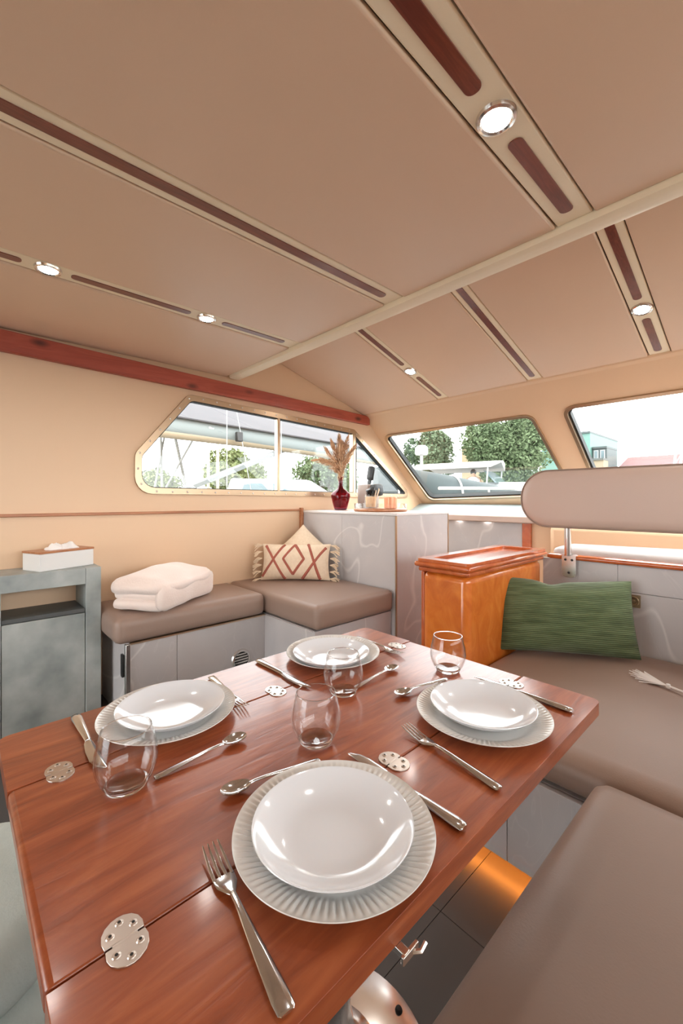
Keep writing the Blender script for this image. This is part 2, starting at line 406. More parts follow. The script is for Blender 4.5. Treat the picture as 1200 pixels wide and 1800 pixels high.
# flat aft ceiling: vinyl panels, cream battens with mahogany inlays
ce = struct('ceiling', G().box(XL, XR, YB, 1.24, CEIL+.012, CEIL+.06), DARK, 'flat ceiling of padded tan vinyl panels with battens and inlays', 'ceiling', smooth=False)
strips = [-1.645, -1.02, -.393, .235, .86]
hw = .045
edges = [XL] + [e for s in strips for e in (s-hw, s+hw)] + [XR]
for i in range(0, len(edges), 2):
    x0, x1 = edges[i]+.0035, edges[i+1]-.0035
    obj('panel', G().box(x0, x1, YB, 1.222, CEIL-.004, CEIL+.014), V_CEIL, ce, bevel=.006, seg=3)
slots = {0: [(-2.1, -.55), (-.37, .157), (.29, .70), (.838, 1.155)], 1: [(-2.2, 1.165)], 2: [(-2.1, -.4), (-.25, .705), (.855, 1.172)],
         3: [(-2.2, 1.165)], 4: [(-2.1, -.55), (-.37, .157), (.29, .70), (.838, 1.155)]}
for i, s in enumerate(strips):
    b = obj('batten', G().box(s-hw+.001, s+hw-.001, YB, 1.222, CEIL, CEIL+.014), V_BATTEN, ce, bevel=.004)
    for (a, c) in slots[i]:
        obj('inlay', G().plate(rpoly(rect(s-.016, s+.016, a, c), .014, 5), [], CEIL-.0025, CEIL+.005), INLAY, b, bevel=.001)
tb = struct('trim_4', G().soft(XL+.03, XR, 1.222, 1.292, CEIL-.022, CEIL+.05, .014, 10), V_BATTEN, 'cream rounded cross batten where the flat ceiling ends', 'trim')
struct('wall_riser', G().box(XL, XR, 1.245, 1.285, CEIL+.05, 2.3), V_CEIL, 'tan riser above the cross batten', 'wall', smooth=False)

# sloping front ceiling
SL = math.atan(.30); MC = Matrix.Translation((0, 2.43, 1.857)) @ Matrix.Rotation(-SL, 4, 'X')
ly = lambda y: -(2.43-y)/math.cos(SL)
cf = struct('ceiling_front', G().box(XL-.05, XR+.05, ly(1.2), ly(2.46), .012, .06, MC), DARK, 'sloping tan vinyl ceiling over the windscreen', 'ceiling', smooth=False)
fs_ = [-1.592, -.985, -.414, .19, .79]; hf = .041
edges = [XL] + [e for s in fs_ for e in (s-hf, s+hf)] + [XR]
for i in range(0, len(edges), 2):
    obj('panel', G().box(edges[i]+.003, edges[i+1]-.003, ly(1.22), ly(2.425), -.004, .014, MC), V_CEIL, cf, bevel=.006, seg=3)
slf = [[(1.24, 1.99), (2.132, 2.385)], [(1.24, 2.388)], [(1.24, 2.012), (2.143, 2.393)], [(1.24, 2.388)], [(1.24, 1.99), (2.132, 2.385)]]
for s, sl in zip(fs_, slf):
    b = obj('batten', G().box(s-hf+.001, s+hf-.001, ly(1.22), ly(2.425), 0, .014, MC), V_BATTEN, cf, bevel=.004)
    for a, c in sl:
        obj('inlay', G().plate(rpoly(rect(s-.015, s+.015, ly(a), ly(c)), .013, 5), [], -.0025, .005, MC), INLAY, b, bevel=.001)

# windscreen wall: raked back, three windows
WO = Vector((0, 3.252, 1.11)); up = Vector((0, 2.43-3.252, 1.857-1.11)); KV = up.length/up.z
MW = frame_m(WO, (1, 0, 0), up)             # local z points into the cabin (aft and down)
vz = lambda z: (z-1.11)*KV
def wq(pts): return [(x, vz(z)) for x, z in pts]
wins = [wq([(-2.245, 1.166), (-1.0, 1.204), (-1.074, 1.705), (-2.289, 1.708)]),
        wq([(-.862, 1.205), (.076, 1.205), (.12, 1.715), (-.906, 1.717)]),
        wq([(.214, 1.204), (1.46, 1.166), (1.50, 1.708), (.288, 1.705)])]
struct('wall_front', G().plate([(XL-.05, -.06), (XR+.05, -.06), (XR+.05, up.length+.02), (XL-.05, up.length+.02)], [rpoly(inset(w, .012), .055) for w in wins], -.05, 0, MW), V_WALL,
       'beige raked windscreen surround with rounded window openings', 'wall', smooth=False)
labs = ['wide raked windscreen pane nearest the tall marble cabinet', 'windscreen pane above the padded helm backrest', 'windscreen pane on the starboard side']
for i, w in enumerate(wins):
    c = MW @ Vector((sum(p[0] for p in w)/4, w[0][1], 0))
    t = thing('window_%d' % (i+2), labs[i], 'window', c, kind='structure')
    obj('frame', G().plate(rpoly(w, .065), [rpoly(inset(w, .02), .05)], -.045, .012, MW), ALU, t, bevel=.003)
    obj('gasket', G().plate(rpoly(inset(w, .017), .052), [rpoly(inset(w, .031), .042)], -.04, -.006, MW), GASKET, t)
    obj('pane', G().plate(rpoly(inset(w, .02), .05), [], -.026, -.022, MW), PANE, t, smooth=False)
# coved strip between windscreen wall and ceiling
struct('trim_5', G().box(XL, XR, ly(2.415), ly(2.47), -.010, .03, MC), V_WALL, 'beige cove strip between windscreen and sloping ceiling', 'trim', bevel=.008)

# dashboard and lower front wall
dash = thing('dashboard', 'pale dashboard shelf under the windscreen', 'dashboard', (-.4, 3.0, 1.0), kind='structure')
obj('top', G().loft([[(XL, 2.99, 1.03), (XL, 3.30, 1.03), (XL, 3.212, 1.137), (XL, 3.17, 1.13), (XL, 2.99, 1.056)], [(XR, 2.99, 1.03), (XR, 3.30, 1.03), (XR, 3.212, 1.137), (XR, 3.17, 1.13), (XR, 2.99, 1.056)]]), GEL_B, dash, smooth=False)
obj('lip', G().box(XL, XR, 2.965, 2.99, 1.005, 1.055), LEATHER_L, dash, bevel=.008, seg=3)
lo = struct('wall_front_lower', G().box(XL, XR, 3.02, 3.06, .2, 1.03), V_WALL, 'beige lower wall below the dashboard', 'wall', smooth=False)
obj('marble_panel', G().box(-2.34, -1.315, 3.005, 3.02, .2, 1.028), MARBLE, lo, bevel=.002)
obj('wood_post', G().box(-1.312, -1.25, 2.995, 3.02, .2, 1.028), CHERRY_T, lo, bevel=.004)
obj('side_panel', G().box(-1.1, 1.5, 2.93, 3.02, .2, 1.0), V_WALL, lo, bevel=.03, seg=4)
for x in (-1.82, -1.58):
    t = thing('dash_light', 'small spotlight under the dashboard, ' + ('nearer the tall marble cabinet' if x < -1.7 else 'nearer the wooden post'), 'light', (x, 2.999, 1.03), 'dash lights')
    obj('ring', G().lathe([(.018, .0), (.024, -.002), (.024, -.006), (.016, -.007), (.016, 0)], 16, Matrix.Translation((x, 2.999, 1.03))), CHROME, t)
    obj('lens', G().lathe([(0, -.004), (.0155, -.004)], 16, Matrix.Translation((x, 2.999, 1.03))), LAMP_S, t)

# ------------------------------------------------------------------ ceiling lights
def downlight(x, y, z, label, M=None):
    M0 = M if M else Matrix.Translation((x, y, z))
    t = thing('downlight', label, 'light', M0.translation, 'round recessed ceiling lights')
    obj('ring', G().lathe([(.027, .004), (.027, -.005), (.031, -.008), (.037, -.006), (.040, .002)], 28, M0), CHROME, t)
    obj('lens', G().lathe([(0, -.003), (.014, -.0032), (.0272, -.002)], 28, M0), LAMP, t)
for x, y, lb in [(-.393, .782, 'large round ceiling light between the dark inlays of the overhead batten'), (-1.645, .226, 'round ceiling light at the far left above the concrete-look cabinet'),
                 (-1.645, .768, 'round ceiling light above the folded towel on the sofa')]:
    downlight(x, y, CEIL, lb)
for x, y, lb in [(-1.592, 2.062, 'small round light in the sloping ceiling above the left windscreen pane'), (-.414, 2.077, 'round light in the sloping ceiling above the helm backrest')]:
    downlight(0, 0, 0, lb, MC @ Matrix.Translation((x, ly(y), 0)))

# ------------------------------------------------------------------ concrete-look cabinet, tissue box
XF = -2.139
SHELF = mat('dark_shelf', lin(84, 87, 87), .5)
t = thing('side_cabinet', 'grey concrete-look cabinet with open shelf against the beige wall', 'cabinet', (-2.24, .2, .2))
obj('top', G().box(XL+.004, XF, -.36, .432, .80, .871), CONC, t, bevel=.002)
for y0, y1 in ((.432, .494), (-.42, -.36)):
    obj('post', G().box(XL+.004, XF, y0+.0006, y1-.0006, .2, .871), CONC, t, bevel=.002)
obj('post', G().box(XL+.004, XF, .135-.03, .138, .2, .80), CONC, t, bevel=.001)
for y0, y1 in ((.140, .430), (-.358, .103)):
    obj('shelf', G().box(XL+.004, XF-.004, y0, y1, .675, .692), SHELF, t, bevel=.001)
    obj('door', G().box(XF-.022, XF-.002, y0, y1, .22, .672), CONC, t, bevel=.002)
obj('back_panel', G().box(XL+.004, XL+.012, -.36, .432, .2, .675), CONC, t, smooth=False)

t = thing('tissue_box', 'white tissue box with a wooden lid on the concrete-look cabinet', 'tissue box', (-2.235, .345, .871))
Mt = Matrix.Translation((-2.252, .352, .8712)) @ Matrix.Rotation(R(22), 4, 'Z')
obj('body', G().box(-.062, .062, -.118, .118, 0, .074, Mt), WHITE, t, bevel=.002)
slot = rpoly(rect(-.017, .017, -.06, .06), .016, 4)
lid = [(-.064, -.12), (.064, -.12), (.064, .12), (-.064, .12)]
obj('lid', G().plate(lid, [slot], .0742, .083, Mt), TRIMW, t, bevel=.001)
def crumple(M, w, d, h, seed, n=16):
    vs = []; fs = []
    for i in range(n+1):
        for j in range(n+1):
            u, v = -1+2*i/n, -1+2*j/n
            k = max(0, 1-u*u)**.6*max(0, 1-v*v)**.5
            z = h*k*(.75+.5*noise.noise(Vector((u*1.6+seed, v*1.6, 0)))) + .006*noise.noise(Vector((u*6, v*6, seed)))*k
            vs.append((u*w*(1+.2*noise.noise(Vector((v*2, seed, 0)))), v*d, z))
    for i in range(n):
        for j in range(n): fs.append((i*(n+1)+j, (i+1)*(n+1)+j, (i+1)*(n+1)+j+1, i*(n+1)+j+1))
    return G().add(vs, fs, M)
obj('tissue', crumple(Mt @ Matrix.Translation((0, -.022, .078)), .026, .034, .038, 2.2), TISSUE, t)
obj('tissue', crumple(Mt @ Matrix.Translation((0, .033, .078)), .03, .046, .036, 5.1), TISSUE, t)

# ------------------------------------------------------------------ port sofa: base, two cushions, towel, pillows
t = thing('sofa_base', 'grey marble sofa base with round vent under the taupe cushions', 'sofa base', (-2.1, 1.2, .2))
obj('body', G().box(XL+.004, -1.962, .546, 1.24, .2, .553).box(XL+.004, -1.532, 1.25, 1.795, .2, .553), MARBLE, t, smooth=False)
obj('front_panel', G().box(-1.962, -1.95, .562, .765, .2, .548), MARBLE, t, bevel=.0015)
obj('front_panel', G().box(-1.962, -1.95, .767, 1.243, .2, .548), MARBLE, t, bevel=.0015)
obj('return_panel', G().box(-1.962, -1.53, 1.243, 1.25, .2, .55), MARBLE, t, bevel=.0015)
obj('front_panel', G().box(-1.532, -1.52, 1.243, 1.795, .0, .553), MARBLE, t, bevel=.0015)
obj('corner_trim', G().box(-1.966, -1.944, .543, .562, .2, .55), CHROME, t, bevel=.002)
obj('top_edge', G().box(-1.966, -1.944, .562, 1.243, .546, .553), ALU, t, smooth=False)
obj('socket', G().plate(rpoly(rect(-2.005, -1.975, .40, .50), .008, 4), [], .538, .546, MZ), BLACK, t, bevel=.002)
Mv = Matrix.Translation((-1.950, 1.098, .343)) @ Matrix.Rotation(R(90), 4, 'Y')
vr = obj('vent_ring', G().lathe([(.040, 0), (.041, .008), (.050, .007), (.054, 0)], 28, Mv), CHROME, t)
obj('vent_disc', G().lathe([(0, .001), (.04, .001)], 28, Mv), DARK, t)
for k in range(5):
    d = -.028+.014*k; hh = math.sqrt(.04**2-d*d)
    obj('slat', G().box(-.0035, .0035, -hh, hh, .001, .006, Mv @ Matrix.Translation((d, 0, 0))), CHROME, vr)
tag(obj('seat_cushion', G().soft(XL+.006, -1.925, .4965, 1.236, .556, .672, .032, 16, .006), LEATHER), 'taupe leather sofa cushion under the folded white towel', 'cushion', 'sofa seat cushions')
tag(obj('seat_cushion', G().soft(XL+.006, -1.50, 1.240, 1.792, .558, .674, .022, 18, .006, .003, 9), LEATHER), 'taupe leather corner sofa cushion under the patterned pillow', 'cushion', 'sofa seat cushions')

# towel: three folds
t = thing('folded_towel', 'folded fluffy white towel lying on the taupe sofa cushion', 'towel', (-2.08, .77, .676))
Mt = Matrix.Translation((-2.095, .765, .678)) @ Matrix.Rotation(R(35), 4, 'Z')
obj('fold', G().soft(-.125, .13, -.215, .195, 0, .055, .027, 12, .004, .010, 14, Mt, 1), TOWEL, t)
obj('fold', G().soft(-.13, .125, -.205, .21, .042, .098, .028, 12, .008, .012, 12, Mt, 4), TOWEL, t)
obj('fold', G().soft(-.130, .138, -.222, .22, .070, .138, .048, 18, .040, .014, 8, Mt, 9), TOWEL, t)
# outer layer wrapping over the long side
obj('fold', G().soft(.085, .145, -.212, .225, .002, .124, .030, 12, .006, .010, 11, Mt, 13), TOWEL, t)

# cream pillow behind, patterned pillow in front
Mp = Matrix.Translation((-2.17, 1.668, .842)) @ Matrix.Rotation(R(40), 4, 'Z') @ Matrix.Rotation(R(-26), 4, 'X') @ Matrix.Rotation(R(42), 4, 'Y')
tag(obj('throw_pillow', G().pillow(.262, .262, .08, M=Mp, seed=3), LINEN), 'plain cream pillow standing on its corner behind the patterned one', 'pillow', 'sofa pillows')
Rp = Matrix.Translation((-2.085, 1.555, .790)) @ Matrix.Rotation(R(44), 4, 'Z') @ Matrix.Rotation(R(-16), 4, 'X')
t = thing('throw_pillow', 'cream pillow with rust diamond pattern and tassels in the sofa corner', 'pillow', (-2.085, 1.565, .676), 'sofa pillows')
PW, PH, PT = .43, .225, .13
obj('cover', G().pillow(PW, PH, PT, M=Rp, seed=8), LINEN, t)
def on_pillow(u, q, off=-.006, w=PW, h=PH, th=PT, pinch=.06, seed=8, wr=.008):
    k = max(0, (1-u*u)*(1-q*q))**.5
    d = th/2*k + wr*k*noise.noise(Vector((u*2.2+seed, q*2.2, seed)))
    return (u*w/2*(1-pinch*(1-q*q)*u*u), -d-off, q*h/2*(1-pinch*(1-u*u)*q*q))
def line(a, b, n=14): return [(a[0]+(b[0]-a[0])*i/n, a[1]+(b[1]-a[1])*i/n) for i in range(n+1)]
for a, b in [((-.88, .85), (-.28, -.95)), ((-.95, -.8), (-.32, .9)), ((.88, .75), (.22, -.95)), ((.36, .95), (.72, -.95)), ]:
    obj('stripe', G().tube([on_pillow(*p) for p in line(a, b)], .0105, 6, M=Rp), RUST, t)
dia = [(-.02, .92), (.26, .1), (-.04, -.72), (-.32, .1), (-.02, .92)]
obj('diamond', G().tube([on_pillow(*p) for i in range(4) for p in line(dia[i], dia[i+1], 8)], .0105, 6, M=Rp), RUST, t)
for sx in (-1, 1):
    for k in range(6):
        q = -.92+1.84*k/5; g = G()
        for m in range(9):
            a = random.uniform(-.5, .5); L = random.uniform(.045, .07); dy = random.uniform(-.012, .012)
            x0 = sx*PW/2*.99; z0 = q*PH/2
            g.tube([(x0, dy*.3, z0), (x0+sx*L*.5, dy, z0+a*L*.4-.004), (x0+sx*L*.85, dy*1.4, z0+a*L*.6-.022)], .0028, 5, M=Rp)
        obj('tassel', g, FRINGE, t)

# ------------------------------------------------------------------ tall marble cabinet and the things on it
t = thing('tall_cabinet', 'tall grey marble cabinet at the end of the sofa', 'cabinet', (-1.9, 2.05, .0))
obj('body', G().box(XL+.004, -1.497, 1.812, 2.308, .0, 1.085), MARBLE, t, smooth=False)
obj('end_panel', G().box(XL+.004, -1.93, 1.80, 1.812, .2, 1.085), MARBLE, t, bevel=.001)
obj('end_panel', G().box(-1.929, -1.497, 1.80, 1.812, .0, 1.085), MARBLE, t, bevel=.001)
obj('side_panel', G().box(-1.497, -1.485, 1.80, 2.31, .0, 1.085), MARBLE, t, bevel=.001)
obj('corner_trim', G().box(-1.492, -1.483, 1.796, 1.803, .0, 1.085), ALU, t, smooth=False)
obj('corner_trim', G().box(-1.492, -1.483, 2.307, 2.316, .0, 1.085), ALU, t, smooth=False)
obj('worktop', G().box(XL+.004, -1.482, 1.794, 2.32, 1.085, 1.100), mat('white_laminate', lin(226, 222, 220), .35), t, bevel=.003)
ZT = 1.1004
vx, vy = -2.19, 2.03
t = thing('vase', 'plum coloured glass bottle vase holding dried pampas', 'vase', (vx, vy, ZT))
obj('body', G().lathe([(0, .006), (.04, .004), (.047, .012), (.060, .06), (.069, .098), (.066, .118), (.045, .138), (.024, .152), (.016, .175), (.0145, .225), (.019, .238), (.0165, .238), (.012, .22), (.0135, .175),
     (.021, .154), (.042, .136), (.062, .115), (.065, .098), (.056, .06), (.043, .018), (.0, .016)], 40, Matrix.Translation((vx, vy, ZT))), VASE, t)
obj('base', G().lathe([(0, .0), (.040, .0), (.046, .006), (.048, .014), (.0, .015)], 32, Matrix.Translation((vx, vy, ZT))), VASE_D, t)
def pampas(lean_dir, lean, length, label, seed, plume=.2, fat=.036, droop=0):
    rnd = random.Random(seed)
    o = thing('pampas_stem', label, 'dried flower', (vx, vy, ZT+.02), 'dried pampas stems in the plum vase')
    d = Vector((math.cos(lean_dir), math.sin(lean_dir), 0))
    def P(s):
        k = max(0, (s-.24)/max(.01, length-.24))
        return Vector((vx, vy, ZT+.02)) + d*(lean*k**1.3) + Vector((0, 0, s-droop*k*k))
    obj('stem', G().tube([P(s) for s in [0.0, .1, .2, .24, length-plume*.6, length-.02]], .0018, 5), PAMPAS, o)
    g = G(); n = 360
    for i in range(n):
        s = length-plume + plume*rnd.random(); k = (s-length+plume)/plume
        w = fat*math.sin(PI*min(1, k*.86+.14))**.7 + .004
        p = P(s); tg = (P(s+.01)-p).normalized(); a = rnd.uniform(0, 2*PI)
        sd = tg.orthogonal(); sd.rotate(Matrix.Rotation(a, 3, tg)); L = rnd.uniform(.03, .055)
        tip = p + sd*w*rnd.uniform(.6, 1.1) + tg*L + Vector((0, 0, -.006)); cr_ = tg.cross(sd).normalized()*.0022
        mid_ = (p+tip)/2 + sd*w*.25
        g.add([p-cr_*.5, p+cr_*.5, mid_+cr_, mid_-cr_, tip], [(0, 1, 2, 3), (3, 2, 4)])
    obj('plume', g, PAMPAS, o, smooth=False)
UL = 'upright dried pampas stem in the plum vase'
for i, (a, ln, L) in enumerate([(225, .01, .50), (47, .05, .49), (30, .015, .45), (225, .06, .46), (140, .05, .47), (320, .05, .44), (52, .095, .43), (235, .10, .41)]):
    pampas(R(a), ln, L, UL, 11+i, (.2, .24, .17)[i % 3], (.019, .024, .016)[i % 3])
pampas(R(227), .17, .43, 'drooping dried pampas stem leaning out to the left of the vase', 40, .2, .034, .09)

# coffee machine
cx, cy = -2.09, 2.22
t = thing('coffee_machine', 'small warm grey coffee machine with a black raised lever', 'coffee machine', (cx, cy, ZT))
obj('body', G().soft(cx-.055, cx+.05, cy-.07, cy+.06, ZT+.012, ZT+.185, .014, 8), GREYP, t)
obj('foot', G().box(cx-.06, cx+.055, cy-.08, cy+.07, ZT, ZT+.014), BLACK, t, bevel=.003)
obj('brew_head', G().soft(cx+.05, cx+.10, cy-.05, cy+.05, ZT+.10, ZT+.185, .014, 8), BLACK, t)
Ml = Matrix.Translation((cx, cy, ZT+.185)) @ Matrix.Rotation(R(12), 4, 'Y')
obj('lever', G().soft(-.03, .03, -.012, .012, .03, .135, .011, 8, M=Ml).box(-.012, .012, -.008, .008, -.01, .04, Ml), BLACK, t)
# round tray with glass rim
tx, ty = -1.80, 2.02
t = thing('serving_tray', 'round wooden tray with low glass rim on the tall cabinet', 'tray', (tx, ty, ZT))
obj('board', G().lathe([(0, 0), (.165, 0), (.172, .006), (.172, .014), (.165, .018), (0, .018)], 48, Matrix.Translation((tx, ty, ZT))), TRIMW, t)
obj('rim', G().lathe([(.166, .018), (.170, .05), (.1675, .05), (.1635, .018)], 48, Matrix.Translation((tx, ty, ZT))), TUMB, t)
z1 = ZT+.0185
gx, gy = -1.885, 2.02
t = thing('glass_jar', 'glass jar of cream sticks and dark coffee pods on the tray', 'jar', (gx, gy, z1))
obj('jar', G().lathe([(0, 0), (.034, 0), (.038, .006), (.042, .09), (.040, .09), (.036, .008), (0, .006)], 28, Matrix.Translation((gx, gy, z1))), TUMB, t)
obj('filling', G().lathe([(0, .0075), (.033, .0078), (.036, .06), (.037, .075), (.0, .078)], 24, Matrix.Translation((gx, gy, z1))), mat('cream_filling', lin(236, 208, 170), .8), t)
for i, (dx, dy, dz) in enumerate([(-.016, 0, .098), (.014, .01, .102), (.0, -.016, .112), (.004, .008, .122), (-.012, .014, .115)]):
    obj('pod', G().lathe([(0, -.014), (.016, -.010), (.022, .006), (.019, .012), (0, .013)], 16, Matrix.Translation((gx+dx, gy+dy, z1+dz)) @ Matrix.Rotation(R(40*i-60), 4, 'X')), BLACK, t)
for a, l_ in ((20, .13), (55, .125), (-10, .118)):
    obj('stick', G().tube([(gx+.024*math.cos(R(a)), gy+.024*math.sin(R(a)), z1+.02), (gx+.058*math.cos(R(a)), gy+.058*math.sin(R(a)), z1+l_)], .003, 6), FRINGE, t)
kx, ky = -1.715, 2.02
t = thing('candle_cup', 'peach metal candle cup on the round tray', 'candle', (kx, ky, z1))
obj('cup', G().lathe([(0, 0), (.036, 0), (.040, .004), (.041, .07), (.038, .073), (.036, .07), (.036, .055), (0, .055)], 32, Matrix.Translation((kx, ky, z1))), COPPER, t)
obj('wax', G().lathe([(0, .0555), (.0355, .0555), (.0355, .060), (0, .061)], 24, Matrix.Translation((kx, ky, z1))), mat('wax', lin(244, 206, 180), .6), t)

# ------------------------------------------------------------------ varnished wooden cabinet with tray top
t = thing('wooden_cabinet', 'varnished cherry wood cabinet with a tray top beside the dinette', 'cabinet', (-1.1, 2.0, 0))
X0, X1, Y0, Y1 = -1.168, -.930, 1.598, 2.375
obj('body', G().box(X0, X1, Y0, Y1, .0, .846), CHERRY, t, bevel=.032, seg=5)
obj('edge_plank', G().box(X0-.018, X0-.001, Y0+.02, Y1, .0, .842), CHERRY_T, t, bevel=.004)
obj('moulding', G().box(X0-.012, X1+.012, Y0-.012, Y1, .846, .868), CHERRY_T, t, bevel=.008, seg=3)
obj('top', G().box(X0-.028, X1+.024, Y0-.026, Y1+.02, .868, .892), CHERRY_T, t, bevel=.011, seg=4)
obj('tray_rail', G().plate(rpoly(rect(X0-.018, X1+.018, Y0-.018, Y1+.02), .02), [rpoly(rect(X0+.03, X1-.03, Y0+.04, Y1-.03), .015)], .892, .906), CHERRY_T, t, bevel=.004, seg=3)

# ------------------------------------------------------------------ dinette: back panel, rail, seats
PY = 2.38
t = thing('dinette_bench', 'grey marble dinette bench with a wooden top rail and amber light strip', 'bench', (-.3, 1.8, 0))
obj('panel', G().box(-.926, -.574, PY, PY+.02, .36, .858), MARBLE, t, bevel=.001)
obj('panel', G().box(-.5725, 1.2, PY, PY+.02, .732, .858), MARBLE, t, bevel=.001)
obj('panel', G().box(-.5725, 1.2, PY, PY+.02, .36, .730), MARBLE, t, bevel=.001)
obj('core', G().box(-.926, 1.2, PY+.02, PY+.05, .0, .85), DARK, t, smooth=False)
obj('rail', G().soft(-.902, 1.2, PY-.018, PY+.05, .858, .886, .013, 10), CHERRY_T, t)
lt = obj('latch_plate', G().plate(rpoly(rect(-.535, -.479, .662, .722), .003, 3), [], PY-.004, PY, MZ), BRASS, t, bevel=.001)
Ml = Matrix.Translation((-.507, PY-.004, .692)) @ Matrix.Rotation(R(90), 4, 'X')
obj('latch_ring', G().lathe([(.014, .0), (.016, .005), (.021, .006), (.024, .001)], 24, Ml), BRASS, lt)
obj('latch_knob', G().lathe([(0, .007), (.006, .006), (.008, 0)], 16, Ml), BRASS, lt)
obj('side_light_block', G().box(.552, .60, -.89, PY-.002, .0, 1.05), MARBLE, t, bevel=.004)  # unseen backrest, added and raised to shade the cushions from the starboard window
obj('front_panel', G().box(-.924, -.60, 1.262, 1.28, .05, .338), MARBLE, t, bevel=.001)
obj('front_panel', G().box(-.598, -.32, 1.262, 1.28, .05, .338), MARBLE, t, bevel=.001)
obj('bench_box', G().box(-.924, 1.2, 1.285, PY-.002, .05, .338), MARBLE, t, smooth=False)
obj('plinth', G().box(-.924, 1.2, 1.36, PY-.002, .0, .05), DARK, t, smooth=False)
obj('side_panel', G().box(-.315, -.297, -.89, 1.28, .05, .338), MARBLE, t, bevel=.001)
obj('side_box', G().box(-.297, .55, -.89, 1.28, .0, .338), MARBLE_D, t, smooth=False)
obj('led_strip', G().box(-.90, -.32, 1.285, 1.297, .046, .0495), LED, t, smooth=False)
tag(obj('bench_cushion', G().soft(-.925, .548, 1.262, PY-.004, .342, .452, .045, 16, .004), LEATHER), 'taupe leather dinette cushion under the green pillow', 'cushion', 'dinette cushions')
tag(obj('bench_cushion', G().soft(-.352, .55, -.89, 1.256, .342, .450, .045, 18, .012, .003, 3), LEATHER), 'taupe leather side cushion filling the lower right corner', 'cushion', 'dinette cushions')
# green pillow
Mg = Matrix.Translation((-.722, 2.10, .632)) @ Matrix.Rotation(R(34), 4, 'Z') @ Matrix.Rotation(R(-17), 4, 'X')
gp = G().pillow(.60, .345, .17, 40, None, .035, 5, .018)
gp.v = [(x, y, z - (.020*math.exp(-((x+.05)/.05)**2)+.012*math.exp(-((x-.02)/.16)**2))*max(0, z/.18)**2) for x, y, z in gp.v]
gpo = tag(obj('green_pillow', gp, GREEN), 'green ribbed chenille pillow leaning in the dinette corner', 'pillow')
gpo.matrix_world = Mg
# white pillow corner with tassel at the frame edge
t = thing('tasselled_throw', 'white cloth with a corded tassel at the right frame edge', 'throw', (-.2, 1.93, .454))
Mq = Matrix.Translation((-.03, 1.875, .474)) @ Matrix.Rotation(R(-62), 4, 'Z') @ Matrix.Rotation(R(90), 4, 'X')
obj('cloth', G().pillow(.30, .30, .03, 14, Mq, .03, 2, .004), WHITE, t)
g = G(); a = Vector((-.318, 1.992, .468)); d = (Vector((-.433, 2.048, .462))-a)
for i in range(40):
    s = Vector((random.gauss(0, 1)*.012, random.gauss(0, 1)*.024, random.uniform(-.004, .012)))
    g.tube([a, a+d*.5+s*.55, a+d*random.uniform(.75, 1.0)+s], .0016, 4)
obj('tassel', g, TISSUE, t)
obj('knot', G().lathe([(0, -.010), (.007, -.007), (.009, 0), (.007, .007), (0, .010)], 12, Matrix.Translation((-.314, 1.99, .468))), TISSUE, t)
obj('cord', G().tube([(-.314, 1.99, .468), (-.28, 1.975, .468), (-.24, 1.955, .471)], .004, 6), TISSUE, t)

# ------------------------------------------------------------------ helm seat behind the rail
HY = 2.31
t = thing('helm_seat', 'helm seat with a padded taupe backrest on chrome posts', 'seat', (-.2, 2.55, .0))
pad = rpoly(rect(-1.0, .30, 1.030, 1.332), .149, 14)
Mh = Matrix.Translation((0, HY, 0)) @ MZ
g = G()
def ringp(d, yy): return [(p[0], HY+yy, p[1]) for p in rpoly(rect(-1.0+d, .30-d, 1.030+d, 1.332-d), .149-d, 14)]
g.loft([ringp(.05, -.058), ringp(.02, -.053), ringp(.006, -.042), ringp(0, -.025), ringp(0, .025), ringp(.006, .042), ringp(.02, .053), ringp(.05, .058)])
pd = obj('backrest', g, LEATHER_L, t, ang=60)
obj('piping', G().tube([tuple(p) for p in ringp(.004, -.044)] + [tuple(ringp(.004, -.044)[0])], .0035, 6, False), LEATHER, pd)
for i, x in enumerate((-.785, .085)):
    obj('post', G().tube([(x, PY-.04, .885), (x, PY-.045, 1.06)], .017, 14), CHROME, t)
    br = obj('bracket', G().plate(rpoly(rect(x-.034, x+.034, .770, .892), [.022, .022, .003, .003], 5), [], PY-.03, PY-.0245, MZ).box(x-.04, x+.04, PY-.034, PY-.0185, .886, .892), CHROME, t, bevel=.001)
    br.data.materials[0] = BRK
    for dx, z in ((-.016, .862), (.016, .862), (0, .795)):
        obj('screw', G().lathe([(0, .0045), (.004, .004), (.0065, 0)], 10, Matrix.Translation((x+dx, PY-.03, z)) @ Matrix.Rotation(R(90), 4, 'X')), DARK, br)
obj('cushion', G().soft(-.90, 1.0, PY+.06, 2.72, .84, .915, .03, 14, .022, .006, 4), LEATHER_G, t)
obj('box', G().box(-.92, 1.1, PY+.052, 2.72, .0, .835), V_WALL, t, bevel=.01)
t = thing('steering_wheel', 'cream steering wheel rim behind the helm backrest', 'steering wheel', (-.17, 2.96, 1.0))
Ms = Matrix.Translation((-.17, 2.84, 1.03)) @ Matrix.Rotation(R(70), 4, 'X')
obj('rim', G().tube([(.17*math.cos(R(a)), .17*math.sin(R(a)), 0) for a in range(0, 361, 12)], .011, 8, False, Ms), V_BATTEN, t)
for a in (90, 210, 330):
    obj('spoke', G().tube([(0, 0, -.01), (.165*math.cos(R(a)), .165*math.sin(R(a)), 0)], .007, 6, True, Ms), CHROME, t)
obj('hub', G().lathe([(0, .02), (.025, .014), (.032, -.02), (.02, -.06), (0, -.06)], 20, Ms), CHROME, t)

